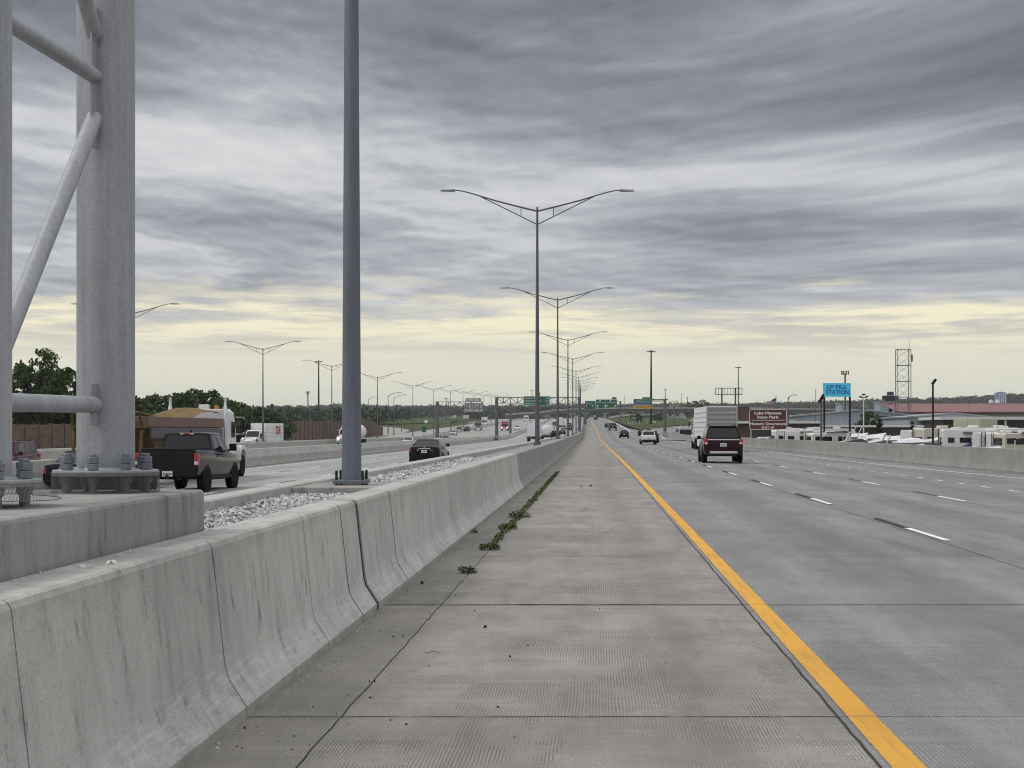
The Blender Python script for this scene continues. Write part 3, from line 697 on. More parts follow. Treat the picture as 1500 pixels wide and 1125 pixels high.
def pane(mb, a, b, c, d, u0, u1, v0, v1, out=.008):
    """a pane on the face a-b-c-d (a-b bottom, d-c top), inset by u, v and set proud by out"""
    A, B, Cc, D = (Vector(p) for p in (a, b, c, d))
    P = lambda u, v: (A.lerp(B, u)).lerp(D.lerp(Cc, u), v)
    n = (B - A).cross(D - A).normalized() * out
    q = [P(u, v) for u, v in ((u0, v0), (u1, v0), (u1, v1), (u0, v1))]
    mb.add([p + n for p in q] + [p - n * .5 for p in q], [(0, 1, 2, 3), (0, 4, 5, 1), (1, 5, 6, 2), (2, 6, 7, 3), (3, 7, 4, 0)])
    return n
SPEC = {
 'sedan': dict(st=[(-2.42, .76, .42, .93), (-2.37, .86, .33, 1.03), (-2.05, .91, .25, 1.07), (-1.2, .92, .2, 1.02), (0, .92, .19, .97), (1.1, .92, .2, .95), (1.9, .90, .22, .85), (2.3, .83, .27, .73), (2.43, .70, .36, .62)],
   gh=(-2.0, 1.25, .85, 1.0, -1.05, .28, .60, 1.445), wb=(-1.42, 1.40), r=.335, tw=.22, sides=((.30, .50), (.52, .76)), side_v=(.16, .86)),
 'suv': dict(st=[(-2.66, .90, .55, 1.14), (-2.61, .99, .44, 1.24), (-2.0, 1.01, .36, 1.26), (-1.0, 1.015, .33, 1.23), (0.4, 1.015, .32, 1.21), (1.3, 1.01, .33, 1.19), (2.1, 1.0, .36, 1.13), (2.52, .93, .42, 1.0), (2.64, .82, .52, .84)],
   gh=(-2.56, 1.35, .94, 1.19, -2.32, .62, .745, 1.90), wb=(-1.55, 1.58), r=.40, tw=.27, sides=((.05, .27), (.30, .55), (.58, .84)), side_v=(.15, .84)),
 'crossover': dict(st=[(-2.32, .84, .46, 1.0), (-2.27, .92, .36, 1.10), (-1.7, .94, .28, 1.12), (-.6, .945, .25, 1.08), (.5, .945, .25, 1.04), (1.25, .94, .26, 1.0), (1.9, .91, .29, .92), (2.22, .84, .35, .80), (2.33, .72, .44, .68)],
   gh=(-2.22, 1.25, .87, 1.05, -1.75, .38, .66, 1.66), wb=(-1.36, 1.36), r=.355, tw=.235, sides=((.12, .32), (.35, .55), (.57, .80)), side_v=(.15, .85)),
 'hatch': dict(st=[(-2.1, .78, .42, .96), (-2.05, .85, .33, 1.05), (-1.4, .88, .24, 1.06), (0, .88, .22, 1.02), (.95, .88, .22, .98), (1.6, .86, .25, .90), (2.0, .78, .31, .76), (2.1, .66, .4, .64)],
   gh=(-2.0, 1.05, .81, 1.0, -1.4, .18, .60, 1.56), wb=(-1.28, 1.28), r=.32, tw=.21, sides=((.12, .32), (.35, .55), (.57, .80)), side_v=(.15, .85)),
 'pickup': dict(st=[(-2.93, .93, .62, 1.36), (-2.9, .985, .56, 1.42), (-2.2, 1.01, .50, 1.43), (-1.0, 1.015, .47, 1.42), (-.6, 1.015, .44, 1.36), (.5, 1.015, .42, 1.30), (1.45, 1.01, .44, 1.28), (2.3, 1.0, .48, 1.24), (2.75, .95, .52, 1.1), (2.92, .86, .6, .95)],
   gh=(-.80, 1.62, .94, 1.28, -.62, .80, .755, 1.945), wb=(-1.88, 1.80), r=.42, tw=.29, sides=((.10, .42), (.47, .83)), side_v=(.14, .85)),
}
def car(name, label, cat, kind, pm, loc, heading=0.0, group=None, lights=False, rim=None, plate=True, arch=None, chrome=False, cargo=False):
    S = SPEC[kind]; st = S['st']
    t = thing(name, label, cat, loc, heading, group)
    body_loft(st).build('body', pm, t, 38)
    yb0, yf0, wb_, zb_, yb1, yf1, wt, zt = S['gh']
    B = [(-wb_, yb0, zb_ - .12), (wb_, yb0, zb_ - .12), (wb_, yf0, zb_ - .12), (-wb_, yf0, zb_ - .12)]
    wf = wt * .97
    T = [(-wt, yb1, zt - .03), (wt, yb1, zt - .03), (wf, yf1, zt - .02), (-wf, yf1, zt - .02)]
    g = MB(); M2 = [lerp(b, c, .9) for b, c in zip(B, T)]
    ins = [(x * .93, y * .985 + .01, z + .028) for x, y, z in T]
    g.loft([B, M2, T, ins, [(x * .5, y, z + .012) for x, y, z in ins]])
    cab = g.build('roof', pm, t, 50, bevel=.02)
    m = MB(); pane(m, B[0], B[1], T[1], T[0], .055, .945, .30, .93); m.build('rear_window', M_GLASS, t)
    m = MB(); pane(m, B[2], B[3], T[3], T[2], .05, .95, .22, .95); m.build('windshield', M_GLASS, t)
    v0, v1 = S['side_v']
    for u0, u1 in S['sides']:
        m = MB(); pane(m, B[1], B[2], T[2], T[1], u0, u1, v0 + .14, v1 + .05); m.build('side_window', M_GLASS, t)
        m = MB(); pane(m, B[3], B[0], T[0], T[3], 1 - u1, 1 - u0, v0 + .14, v1 + .05); m.build('side_window', M_GLASS, t)
    yr, yf = st[0][0], st[-1][0]; hw = st[1][1]; zr = st[1][3]; zlo = st[1][2]; hf = st[-2][1]; r = S['r']
    # bumpers
    b = MB().prismz([(-hw * .96, yr + .12), (-hw * .9, yr - .03), (-hw * .6, yr - .07), (hw * .6, yr - .07), (hw * .9, yr - .03), (hw * .96, yr + .12)], zlo - .03, zlo + (.23 if kind != 'pickup' else .2))
    b.build('bumper', M_TRIM if kind in ('pickup', 'suv', 'crossover') else pm, t, bevel=.02)
    b = MB().prismz([(-hf * .98, yf - .16), (-hf * .85, yf + .01), (-hf * .4, yf + .06), (hf * .4, yf + .06), (hf * .85, yf + .01), (hf * .98, yf - .16)], st[-2][2] - .02, st[-2][2] + .22)
    b.build('bumper', M_TRIM if kind in ('pickup', 'suv') else pm, t, bevel=.02)
    MB().box(-hf * .55, hf * .55, yf - .06, yf + .03, st[-2][2] + .24, st[-1][3] - .03).build('grille', M_TRIM, t, bevel=.01)
    for s in (-1, 1):
        # lamps
        if kind == 'pickup':
            l = MB().hexa([(s * hw * .985 - .13, yr - .012, zr - .52), (s * hw * .985 + .02, yr - .0, zr - .52), (s * hw * .985 + .02, yr + .14, zr - .52), (s * hw * .985 - .13, yr + .14, zr - .52), (s * hw * .97 - .11, yr - .012, zr - .12), (s * hw * .97 + .025, yr - .0, zr - .12), (s * hw * .97 + .025, yr + .16, zr - .12), (s * hw * .97 - .11, yr + .16, zr - .12)]).build('tail_light', M_TAIL, t, bevel=.015)
            MB().cbox(s * hw * .975 - .05, yr - .012, zr - .43, .11, .03, .1).build('reversing_lamp', M_TAILW, l)
        elif kind in ('suv',):
            l = MB().cbox(s * hw * .90, yr + .08, zr - .14, .20, .22, .30).build('tail_light', M_TAIL, t, bevel=.03)
            MB().cbox(s * hw * .89, yr - .033, zr - .22, .13, .012, .09).build('reversing_lamp', M_TAILW, l)
        else:
            MB().hexa([(s * hw * .74 - .20, yr - .02, zr - .27), (s * hw * .74 + .20, yr + .05, zr - .27), (s * hw * .74 + .2, yr + .2, zr - .27), (s * hw * .74 - .2, yr + .2, zr - .27), (s * hw * .74 - .2, yr + .01, zr - .10), (s * hw * .74 + .2, yr + .08, zr - .08), (s * hw * .74 + .2, yr + .25, zr - .08), (s * hw * .74 - .2, yr + .2, zr - .10)]).build('tail_light', M_TAIL, t, bevel=.02)
        zh = st[-1][3] - .02
        MB().hexa([(s * hf * .72 - .17, yf - .2, zh - .16), (s * hf * .72 + .17, yf - .25, zh - .16), (s * hf * .72 + .17 - s * .06, yf - .02, zh - .16), (s * hf * .72 - .17, yf + .0, zh - .16), (s * hf * .72 - .17, yf - .2, zh + .0), (s * hf * .72 + .17, yf - .25, zh + .02), (s * hf * .72 + .17 - s * .06, yf - .09, zh + .02), (s * hf * .72 - .17, yf - .05, zh + .0)]).build('headlight', M_HEADLIT if lights else M_HEAD, t, bevel=.02)
        # mirror
        my = yf0 - .55; mx = wb_ + .12
        m = MB().hexa([(s * mx - .10, my - .06, zb_ + .02), (s * mx + .10, my - .06, zb_ + .02), (s * mx + .09, my + .08, zb_ + .04), (s * mx - .09, my + .08, zb_ + .04), (s * mx - .10, my - .06, zb_ + .20), (s * mx + .10, my - .06, zb_ + .20), (s * mx + .08, my + .08, zb_ + .17), (s * mx - .08, my + .08, zb_ + .17)])
        if kind == 'pickup': m = MB().hexa([(s * (mx + .06) - .12, my - .06, zb_ + .05), (s * (mx + .06) + .12, my - .06, zb_ + .05), (s * (mx + .06) + .11, my + .08, zb_ + .07), (s * (mx + .06) - .11, my + .08, zb_ + .07), (s * (mx + .06) - .12, my - .06, zb_ + .30), (s * (mx + .06) + .12, my - .06, zb_ + .30), (s * (mx + .06) + .1, my + .08, zb_ + .27), (s * (mx + .06) - .1, my + .08, zb_ + .27)])
        m.tube([(s * (wb_ - .02), my + .02, zb_ + .06), (s * mx, my + .02, zb_ + .10)], .03, 6); m.build('mirror', M_TRIM, t, 40)
        for k, y in enumerate(S['wb']):
            x = s * (st[3][1] - S['tw'] / 2 - .0)
            o = MB().lathe([(r * 1.17, -.05), (r * 1.17, .0), (r * 1.05, .012), (r * .5, .012)] if s > 0 else [(r * .5, -.012), (r * 1.05, -.012), (r * 1.17, 0), (r * 1.17, .05)], (s * st[3][1] - s * .004, y, r * 1.03), 'x', 28).build('wheel_well_shade', arch or M_TRIM, t, 40)  # dark disc painting in the wheel well's shade, as the body is uncut
            wheel(t, x + s * .028, y, r, S['tw'], rim)
        for (u0, u1) in S['sides'][-2:]:
            yy = yb0 + (yf0 - yb0) * (u0 + .05)
            MB().cbox(s * (st[4][1] + .008), yy, zb_ - .10, .03, .20, .04).build('door_handle', pm if not chrome else M_CHROME, t, bevel=.008)
        MB().box(*sorted((s * (st[4][1] - .06), s * (st[4][1] + .006))), S['wb'][0] + r * 1.2, S['wb'][1] - r * 1.2, st[4][2] - .03, st[4][2] + .09).build('side_sill', M_TRIM, t, bevel=.01)
    if plate:
        pz = {'pickup': zlo + .08, 'suv': zr - .30, 'crossover': zr - .32, 'hatch': zr - .3, 'sedan': zr - .25}[kind]
        px = -.0
        py = yr - (.075 if kind == 'pickup' else .035)
        p = MB().cbox(px, py, pz, .33, .02, .17).build('licence_plate', M_PLATE, t)
        m = MB()
        for k in range(6): m.cbox(px - .115 + k * .046, py - .012, pz - .005, .03, .004, .07)
        m.build('plate_digits', M_INK, p)
    if kind == 'pickup':
        MB().box(-.82, .82, -2.80, -.86, 1.425, 1.462).build('bed_shade', M_TRIM, t, bevel=.01)  # dark plate standing in for the shade of the bed cavity
        tg = MB().box(-.82, .82, yr - .02, yr + .03, .66, 1.40).build('tailgate', pm, t, bevel=.02)
        MB().box(-.84, .84, yr - .03, yr + .1, 1.395, 1.45).build('tailgate_lip', M_TRIM, tg, bevel=.015)
        MB().lathe([(.10, -.0), (.10, .02), (.085, .03)], (0, yr - .045, 1.12), 'y', 20).build('badge', M_TRIM, tg, 30)
        MB().box(-.2, .2, yr - .028, yr, 1.25, 1.31).build('handle', M_TRIM, tg, bevel=.01)
        h = MB().cbox(0, yb1 - .05, zt - .02, .42, .06, .06).build('high_brake_light', M_TAIL, t, bevel=.01)
        for s in (-1, 1): MB().cbox(s * .17, yb1 - .065, zt - .02, .1, .05, .045).build('cargo_lamp', M_TAILW, h)
        MB().tube([(0, yb1 + .5, zt), (0, yb1 + .38, zt + .11)], [.035, .012], 8).build('antenna', M_TRIM, t)
        MB().tube([(.35, yr - .05, .48), (.35, yr + .3, .48)], .04, 10).build('exhaust_pipe', M_DARKSTEEL, t, 40)
        MB().cbox(0, yr - .06, .55, .1, .16, .1).build('tow_hitch', M_DARKSTEEL, t)
        MB().cbox(0, -.3, .55, 1.5, 4.6, .2).build('chassis', M_TRIM, t)
    if kind == 'suv':
        MB().box(-.80, .80, yr - .03, yr + .02, zr - .07, zr - .01).build('chrome_bar', M_CHROME, t, bevel=.01)
        MB().prismz([(-.72, yr - .06), (-.6, yr - .1), (.6, yr - .1), (.72, yr - .06)], zlo + .06, zlo + .17).build('bumper_insert', M_CHROME, t, bevel=.01)
        MB().cbox(0, yb1 - .02, zt - .02, 1.3, .26, .04).build('spoiler', pm, t, bevel=.01)
        for s in (-1, 1): MB().tube([(s * .68, -1.9, zt + .01), (s * .68, -1.8, zt + .06), (s * .68, .1, zt + .06), (s * .68, .25, zt + .01)], .022, 6).build('roof_rail', M_TRIM, t)
    if kind == 'sedan':
        m = MB().tube([(-.40, yr - .01, zr - .22), (-.31, yr - .035, zr - .10), (.31, yr - .035, zr - .10), (.40, yr - .01, zr - .22)], .022, 6).build('chrome_strip', M_CHROME, t)
        MB().lathe([(.06, 0), (.06, .02), (.04, .025)], (0, yr + .02, zr - .01), 'y', 16).build('badge', M_CHROME, t)
    if cargo:
        MB().hexa([(-.5, -.7, zt + .03), (.5, -.7, zt + .03), (.5, .3, zt + .03), (-.5, .3, zt + .03), (-.42, -.55, zt + .4), (.42, -.55, zt + .4), (.45, .1, zt + .36), (-.45, .1, zt + .36)]).build('roof_box', M_TRIM, t, bevel=.06)
    return t
P_BLACK = paint('black', (.005, .005, .007), .22); P_CHAR = paint('charcoal', (.010, .0102, .0125), .18); P_MAROON = paint('maroon', (.022, .004, .012), .22); P_WINE = paint('wine', (.055, .007, .018))
P_WHITE = paint('white', (.62, .63, .64)); P_SILVER = paint('silver', (.30, .31, .32)); P_RED = paint('red', (.34, .02, .025)); P_GREY = paint('grey', (.12, .125, .13)); P_BLUE = paint('dark_blue', (.02, .035, .08)); P_BEIGE = paint('beige', (.33, .30, .24))
M_BOXW = plain('white_trailer_panel', (.66, .67, .68), .45, 0, .08, .8)
M_BOXG = plain('grey_trailer_panel', (.23, .24, .24), .5, .2, .12, 1.5)
M_ALU = plain('polished_aluminium', (.55, .55, .56), .3, .8, .1)

# ---- right carriageway
PI = math.pi
car('sport_utility_vehicle', 'dark maroon sport utility vehicle seen from behind, nearest vehicle on the right carriageway', 'car', 'suv', P_MAROON, (6.52, 82.6, zright(6.5, 82)), R(-.6), rim=M_RIMDARK)
car('crossover_car', 'white crossover seen from behind in the second lane, beyond the dark maroon vehicle', 'car', 'crossover', P_WHITE, (6.35, 192, zright(6.5, 190)), R(.5))
gr = 'distant vehicles on the right carriageway'
def at(x, D, zf=zright): X = WX(x, D); return (X, D, zf(X - shiftx(D), D))
car('car', 'black car ahead of the white crossover, left of it', 'car', 'hatch', P_BLACK, at(914, 306), R(1), gr)
car('car', 'dark car half hidden just beyond the white crossover', 'car', 'crossover', P_CHAR, at(954.5, 222), 0, gr)
car('car', 'grey car with a roof box, seen just above the white crossover', 'car', 'hatch', P_GREY, at(950.5, 285), 0, gr, cargo=True)
car('car', 'dark car alone in the mouth of the exit ramp', 'car', 'sedan', P_CHAR, (WX(941.5, 345), 345, grade(345) - .1), R(-5), gr)
car('sport_utility_vehicle', 'tall black boxy vehicle beside the point of the exit gore', 'car', 'suv', P_BLACK, at(897.5, 414), R(1), gr)
car('car', 'black car close on the left of the tall black vehicle', 'car', 'sedan', P_BLACK, at(890.5, 468), R(1), gr)
car('car', 'dark car alone far up the road near the top of the rise', 'car', 'hatch', P_CHAR, at(872.6, 740), R(1), gr)
for x, D, p, k, lb in ((866.5, 960, P_CHAR, 'suv', 'dark vehicle near the overpass, left of the two palest cars'), (871, 1050, P_SILVER, 'sedan', 'tiny silver car near the overpass'), (877, 980, P_BLACK, 'crossover', 'tiny black car near the overpass, rightmost there'), (859.5, 800, P_BLUE, 'crossover', 'dark blue car far away against the end of the median lamp posts')):
    car('car', lb, 'car', k, p, at(x, D), R(1), gr)

def semi_trailer(parent, L_, w, h0, h, mat, rear_mat, ribs=5):
    MB().box(-w / 2, w / 2, 0, L_, h0, h).build('trailer_box', mat, parent, bevel=.02)
    rd = MB().box(-w / 2 + .06, w / 2 - .06, -.03, .0, h0 + .1, h - .1).build('rear_door', rear_mat, parent)
    m = MB()
    for k in range(1, ribs + 1): z = h0 + .1 + (h - h0 - .2) * k / (ribs + 1); m.box(-w / 2 + .08, w / 2 - .08, -.05, -.03, z - .025, z + .025)
    m.build('door_ribs', M_BOXW, rd)
    m = MB()
    for k in range(1, ribs + 1):
        z = h0 + .1 + (h - h0 - .2) * k / (ribs + 1)
        for s in (-1, 1): m.box(*sorted((s * w / 2, s * (w / 2 + .02))), .1, L_ - .1, z - .02, z + .02)
    m.build('side_ribs', M_BOXG, parent)
    for s in (-1, 1): MB().box(*sorted((s * (w / 2 - .06), s * (w / 2 + .015))), -.06, .03, h0 - .05, h + .01).build('corner_post', M_ALU, parent)
    MB().box(-w / 2, w / 2, -.1, .05, h0 - .5, h0 - .38).build('rear_bumper', M_DARKSTEEL, parent)
    for s in (-1, 1): MB().cbox(s * (w / 2 - .25), -.06, h0 - .1, .2, .06, .12).build('tail_light', M_TAIL, parent)
def tractor(parent, y0, pm, w=2.5, tall=3.1, sleeper=True, lights=False, hood=1.6):
    """highway tractor: cab, long nose, grille, fenders; y0 = back of the cab"""
    yc = y0 + (2.6 if sleeper else 1.7)
    c = MB().loft([[(-w / 2, y, .95), (w / 2, y, .95), (w / 2, y, z - .15), (w / 2 - .18, y, z), (-w / 2 + .18, y, z), (-w / 2, y, z - .15)] for y, z in ((y0, tall), (y0 + (yc - y0) * .72, tall), (yc, tall - .95))]).build('cab', pm, parent, 40, bevel=.03)
    MB().loft([[(-a, y, .85), (a, y, .85), (a, y, z - .12), (a - .2, y, z), (-a + .2, y, z), (-a, y, z - .12)] for y, a, z in ((yc - .05, w * .42, tall - 1.2), (yc + hood * .7, w * .36, tall - 1.35), (yc + hood, w * .31, tall - 1.5))]).build('hood', pm, parent, 40, bevel=.03)
    MB().box(-w * .26, w * .26, yc + hood - .02, yc + hood + .05, .9, tall - 1.62).build('grille', M_CHROME, parent, bevel=.02)
    A = [(-w / 2 + .12, yc - .02, tall - 1.0), (w / 2 - .12, yc - .02, tall - 1.0)]
    m = MB().quad((-w / 2 + .12, yc + .02, tall - .97), (w / 2 - .12, yc + .02, tall - .97), (w / 2 - .2, y0 + (yc - y0) * .75 + .06, tall - .16), (-w / 2 + .2, y0 + (yc - y0) * .75 + .06, tall - .16)); m.build('windshield', M_GLASS, parent)
    for s in (-1, 1):
        MB().box(*sorted((s * (w / 2 - .02), s * (w / 2 + .012))), yc - .95, yc - .25, tall - 1.25, tall - .55).build('side_window', M_GLASS, parent)
        f = MB().prismx([(yc + hood - 1.25, .75), (yc + hood - 1.2, 1.2), (yc + hood - .95, 1.45), (yc + hood - .45, 1.45), (yc + hood - .1, 1.2), (yc + hood, .7), (yc + hood - .12, .7), (yc + hood - .22, 1.1), (yc + hood - .5, 1.25), (yc + hood - .9, 1.25), (yc + hood - 1.1, 1.1), (yc + hood - 1.15, .75)], s * (w / 2 - .42), s * (w / 2 + .02)).build('fender', pm, parent, 40)
        MB().cbox(s * (w / 2 - .25), yc + hood - .06, 1.12, .32, .14, .24).build('headlight', M_HEADLIT if lights else M_HEAD, parent, bevel=.03)
        wheel(parent, s * (w / 2 - .16), yc + hood - .68, .51, .30, M_ALU)
        MB().tube([(s * (w / 2 + .02), yc - .1, tall - 1.1), (s * (w / 2 + .32), yc + .05, tall - 1.1), (s * (w / 2 + .32), yc + .05, tall - .35), (s * (w / 2 + .02), yc - .1, tall - .35)], .025, 6).build('mirror_bracket', M_ALU, parent)
        MB().cbox(s * (w / 2 + .3), yc + .03, tall - .72, .1, .1, .55).build('mirror', M_TRIM, parent, bevel=.02)
        MB().lathe([(.3, 0), (.3, 1.3)], (s * (w / 2 - .3), y0 + .2, .72), 'y', 16).build('fuel_tank', M_ALU, parent, 40)
        MB().lathe([(.09, 1.2), (.09, tall + .1), (.06, tall + .15), (.06, tall + .5)], (s * (w / 2 - .05), y0 - .14, 0), 'z', 12).build('exhaust_stack', M_ALU, parent, 40)
    MB().cbox(0, y0, .72, .9, 5.5, .24).build('chassis', M_DARKSTEEL, parent)
    MB().box(-w / 2 + .1, w / 2 - .1, yc + hood, yc + hood + .12, .42, .78).build('bumper', M_CHROME, parent, bevel=.03)
    return yc
t = thing('semi_trailer_truck', 'white box semi trailer with ribbed sides, just left of the dark maroon vehicle', 'truck', (WX(1057.5, 133), 133, zright(10.7, 133) - .02), R(.4))
semi_trailer(t, 15.2, 2.6, 1.15, 3.85, M_BOXW, M_BOXG)
for s in (-1, 1):
    for y in (1.0, 2.25, 13.6, 14.8): wheel(t, s * 1.08, y, .5, .42, M_ALU, 20)
tractor(t, 15.9, P_WHITE)
MB().box(-1.25, 1.25, 4, 12, .35, 1.1).build('side_skirt', M_BOXW, t)
# tow truck parked beyond the right barrier
t = thing('flatbed_truck', 'dark flatbed truck with a white cab beyond the right barrier, left of the semi trailer', 'truck', (WX(1006, 322), 322, ground_z(18, 322) + .18), R(8))
MB().box(-1.2, 1.2, -4.5, 1.2, .85, 1.05).build('flatbed', M_DARKSTEEL, t, bevel=.02)
MB().box(-1.2, 1.2, 1.2, 1.35, .85, 2.1).build('headboard', M_DARKSTEEL, t)
tractor(t, 1.5, P_WHITE, 2.3, 2.6, False)
for s in (-1, 1): wheel(t, s * 1.0, -2.6, .48, .4, M_ALU, 18)

# ---- left carriageway
car('pickup_truck', 'charcoal crew cab pickup seen from behind, passing the big steel column', 'pickup truck', 'pickup', P_CHAR, (-13.72, 53.4, zleft(-13.7, 53)), R(-.8), rim=M_RIMDARK)
car('sedan', 'black sedan with red tail lamps beyond the near lamp pole', 'car', 'sedan', P_BLACK, (-9.55, 90.2, zleft(-9.5, 90)), R(-1.2))
car('sedan', 'black sedan almost wholly hidden behind the big steel column', 'car', 'sedan', P_BLACK, (-16.1, 50.5, zleft(-16.1, 50)), 0)
# dump trailer and its white tractor
M_YEL = plain('faded_yellow_paint', (.12, .08, .03), .7, 0, .3, 2, spec=.2); M_RUST = plain('dusty_rust_paint', (.15, .095, .08), .8, 0, .3, 3); M_TARP = plain('grey_tarpaulin', (.085, .085, .09), .8, 0, .3, 3)
def mat_load():
    m, t = newmat('tan_soil'); P = t.n('TexCoord').outputs['Object']; a = t.noise(P, 1.6, 6, .7); b = t.noise(P, 14, 4, .7)
    c = t.ramp(a, [(.3, (.10, .06, .022)), (.6, (.19, .122, .042)), (.8, (.26, .18, .075))]); c = t.mix(.6, c, t.ramp(b, [(.3, .7), (.7, 1.2)]), 'MULTIPLY'); finish(t, c, .95, 0, b, .6, .05); return m
M_SOIL = mat_load()
ZT = zleft(-17.4, 62)
t = thing('dump_truck', 'white tractor pulling a dusty belly dump trailer beyond the charcoal pickup', 'truck', (-17.4, 56.5, ZT), R(-.3))
hw = 1.28
MB().loft([[(-hw, y, 2.24), (hw, y, 2.24), (hw, y, 2.62), (-hw, y, 2.62)] for y in (0, 11.3)]).build('trailer_rim', M_RUST, t, bevel=.02)
h = MB().loft([[(-hw + .03, .25, 2.33), (hw - .03, .25, 2.33), (hw - .03, 11.1, 2.33), (-hw + .03, 11.1, 2.33)], [(-.95, 1.9, 1.5), (.95, 1.9, 1.5), (.95, 9.6, 1.5), (-.95, 9.6, 1.5)], [(-.5, 3.6, .55), (.5, 3.6, .55), (.5, 7.6, .55), (-.5, 7.6, .55)]]).build('hopper', M_YEL, t, 20)
for s in (-1, 1): MB().box(*sorted((s * (hw - .06), s * (hw + .02))), .35, 11.0, 1.82, 2.22).build('rolled_tarp', M_TARP, t, bevel=.06)
ld_ = MB(); n = 26; vs = []
for i in range(n + 1):
    for j in range(13):
        y = .2 + 10.9 * i / n; x = -hw + .08 + (2 * hw - .16) * j / 12; u = (y - 9.6) / 3.1; q = (x / hw - .2) / 1.2
        z = 2.56 + .50 * max(0, 1 - u * u) ** .8 * max(0, 1 - q * q * .9) + .05 * mn.noise(Vector((x * 2, y * 1.5, 1)))
        vs.append((x, y, z))
ld_.add(vs, [(i * 13 + j, i * 13 + j + 1, i * 13 + 14 + j, i * 13 + 13 + j) for i in range(n) for j in range(12)])
tag(ld_.build('soil_load', M_SOIL, smooth=60), 'heap of tan soil filling the dump trailer', 'soil'); so = bpy.data.objects['soil_load']; so.location = (-17.4, 56.5, ZT); so.rotation_euler = (0, 0, R(-.3))
g = MB()
for s in (-1, 1):
    g.tube([(s * 1.2, .1, 2.3), (s * 1.2, -.5, 2.1), (s * 1.2, -.7, 1.0)], .06, 8); g.tube([(s * 1.2, -.5, 2.2), (s * 1.2, -.8, 2.75)], .05, 8); g.tube([(s * 1.2, -.8, 2.75), (s * 1.2, 1.2, 2.6)], .05, 8)
g.tube([(-1.2, -.8, 2.75), (1.2, -.8, 2.75)], .05, 8); g.box(-1.3, 1.3, -.6, .0, 2.2, 2.42)
g.build('rear_frame', M_YEL, t, 40)
for s in (-1, 1):
    for y in (-.9, .4): wheel(t, s * 1.05, y, .5, .45, M_ALU, 20)
tractor(t, 12.0, P_WHITE, 2.5, 3.05, False, hood=2.0)
MB().lathe([(.09, 0), (.09, .12), (.06, .16)], (.72, 12.3, 3.05), 'z', 14).build('beacon', plain('amber_beacon', (.5, .16, .02), .3), t, 40)
MB().cbox(.1, 12.6, 3.15, .45, .3, .2).build('roof_lamp_bar', M_CHROME, t, bevel=.03)
for s in (-1, 1): wheel(t, s * 1.02, 11.2, .5, .5, M_ALU, 20)
gl_ = 'distant vehicles on the left carriageway'
def box_truck(label, loc, heading, mat=M_BOXW, L_=6.0, h=3.4, pm=P_WHITE, group=None, lights=False, name='box_truck'):
    t = thing(name, label, 'truck', loc, heading, group)
    semi_trailer(t, L_, 2.45, .95, h, mat, mat, 3); tractor(t, L_ + .25, pm, 2.3, 2.55, False, lights, 1.35)
    for s in (-1, 1): wheel(t, s * .98, 1.4, .46, .42, M_ALU, 18)
    return t
t = box_truck('plain box truck seen from behind, half hidden by the second lamp pole', (WX(781.5, 285), 285, zleft(-11.4, 285)), R(.5), M_BOXW, group=gl_)
t = thing('tanker_truck', 'white tanker seen from behind, between the grey box truck and the third lamp pole', 'truck', (WX(801, 345), 345, zleft(-11, 345)), R(.8), gl_)
MB().lathe([(.5, 0), (1.0, .05), (1.2, .25), (1.2, 9.8), (1.0, 10.1)], (0, 0, 2.05), 'y', 24).build('tank', M_BOXW, t, 40)
MB().box(-1.2, 1.2, -.1, .2, .55, .95).build('bumper', M_DARKSTEEL, t)
for s in (-1, 1):
    for y in (.8, 2.0): wheel(t, s * 1.0, y, .5, .45, M_ALU, 18)
    MB().cbox(s * .9, -.12, .85, .2, .06, .12).build('tail_light', M_TAIL, t)
tractor(t, 11, P_WHITE)
car('pickup_truck', 'dark pickup half hidden by the third lamp pole, right of the white tanker', 'pickup truck', 'pickup', P_BLACK, at(814, 320, zleft), R(.5), gl_)
box_truck('white box truck far along the left carriageway, under the overpass', at(819.5, 585, zleft), R(1), h=3.9, group=gl_)
for x, D, p, k, lb in ((824, 430, P_CHAR, 'sedan', 'dark car between the third and fourth lamp poles, nearer one'), (826.5, 520, P_SILVER, 'crossover', 'silver car between the third and fourth lamp poles, farther one'), (835.8, 515, P_BLACK, 'sedan', 'black car between the fourth and fifth lamp poles'), (812.5, 620, P_BLACK, 'suv', 'black vehicle at the top of the left carriageway'), (834, 610, P_GREY, 'crossover', 'grey vehicle beyond the fourth lamp pole')):
    car('car', lb, 'car', k, p, at(x, D, zleft), R(1), gl_)

# ---- oncoming carriageways
go = 'oncoming vehicles'
car('hatchback', 'wine red hatchback coming the other way at the far left, behind the barrier', 'car', 'suv', P_WINE, (-30.3, 80.5, zopp(-31, 80)), PI + R(2))
car('sedan', 'white sedan coming the other way left of the black sedan', 'car', 'sedan', P_WHITE, at(598.5, 250, zopp), PI + R(1), go, lights=False)
car('sedan', 'grey car with lit headlamps coming the other way just right of the black sedan roof', 'car', 'sedan', P_GREY, at(653, 318, zopp), PI + R(2), go, lights=True)
t = box_truck('red truck coming the other way beside the left leg of the sign gantry', at(740, 548, zopp), PI + R(2), plain('red_truck_panel', (.30, .02, .03), .5), 7, 3.0, P_RED, go, True)
car('car', 'white car coming the other way right of the red truck', 'car', 'crossover', P_WHITE, at(757.5, 560, zopp), PI + R(2), go, lights=True)
car('van', 'white van with bright headlamps coming the other way near the overpass', 'van', 'suv', P_WHITE, at(777, 760, zopp), PI + R(2), go, lights=True)
box_truck('white truck coming the other way far off near the overpass', at(771, 900, zopp), PI + R(2), group=go)
t = box_truck('white box truck with red letters on its side, in front of the brown noise wall', (WX(404, 235), 235, zopp(-48, 235)), PI - R(15), L_=5.6, h=3.55)
M_LRED = plain('red_sign_letters', (.42, .04, .04), .6)
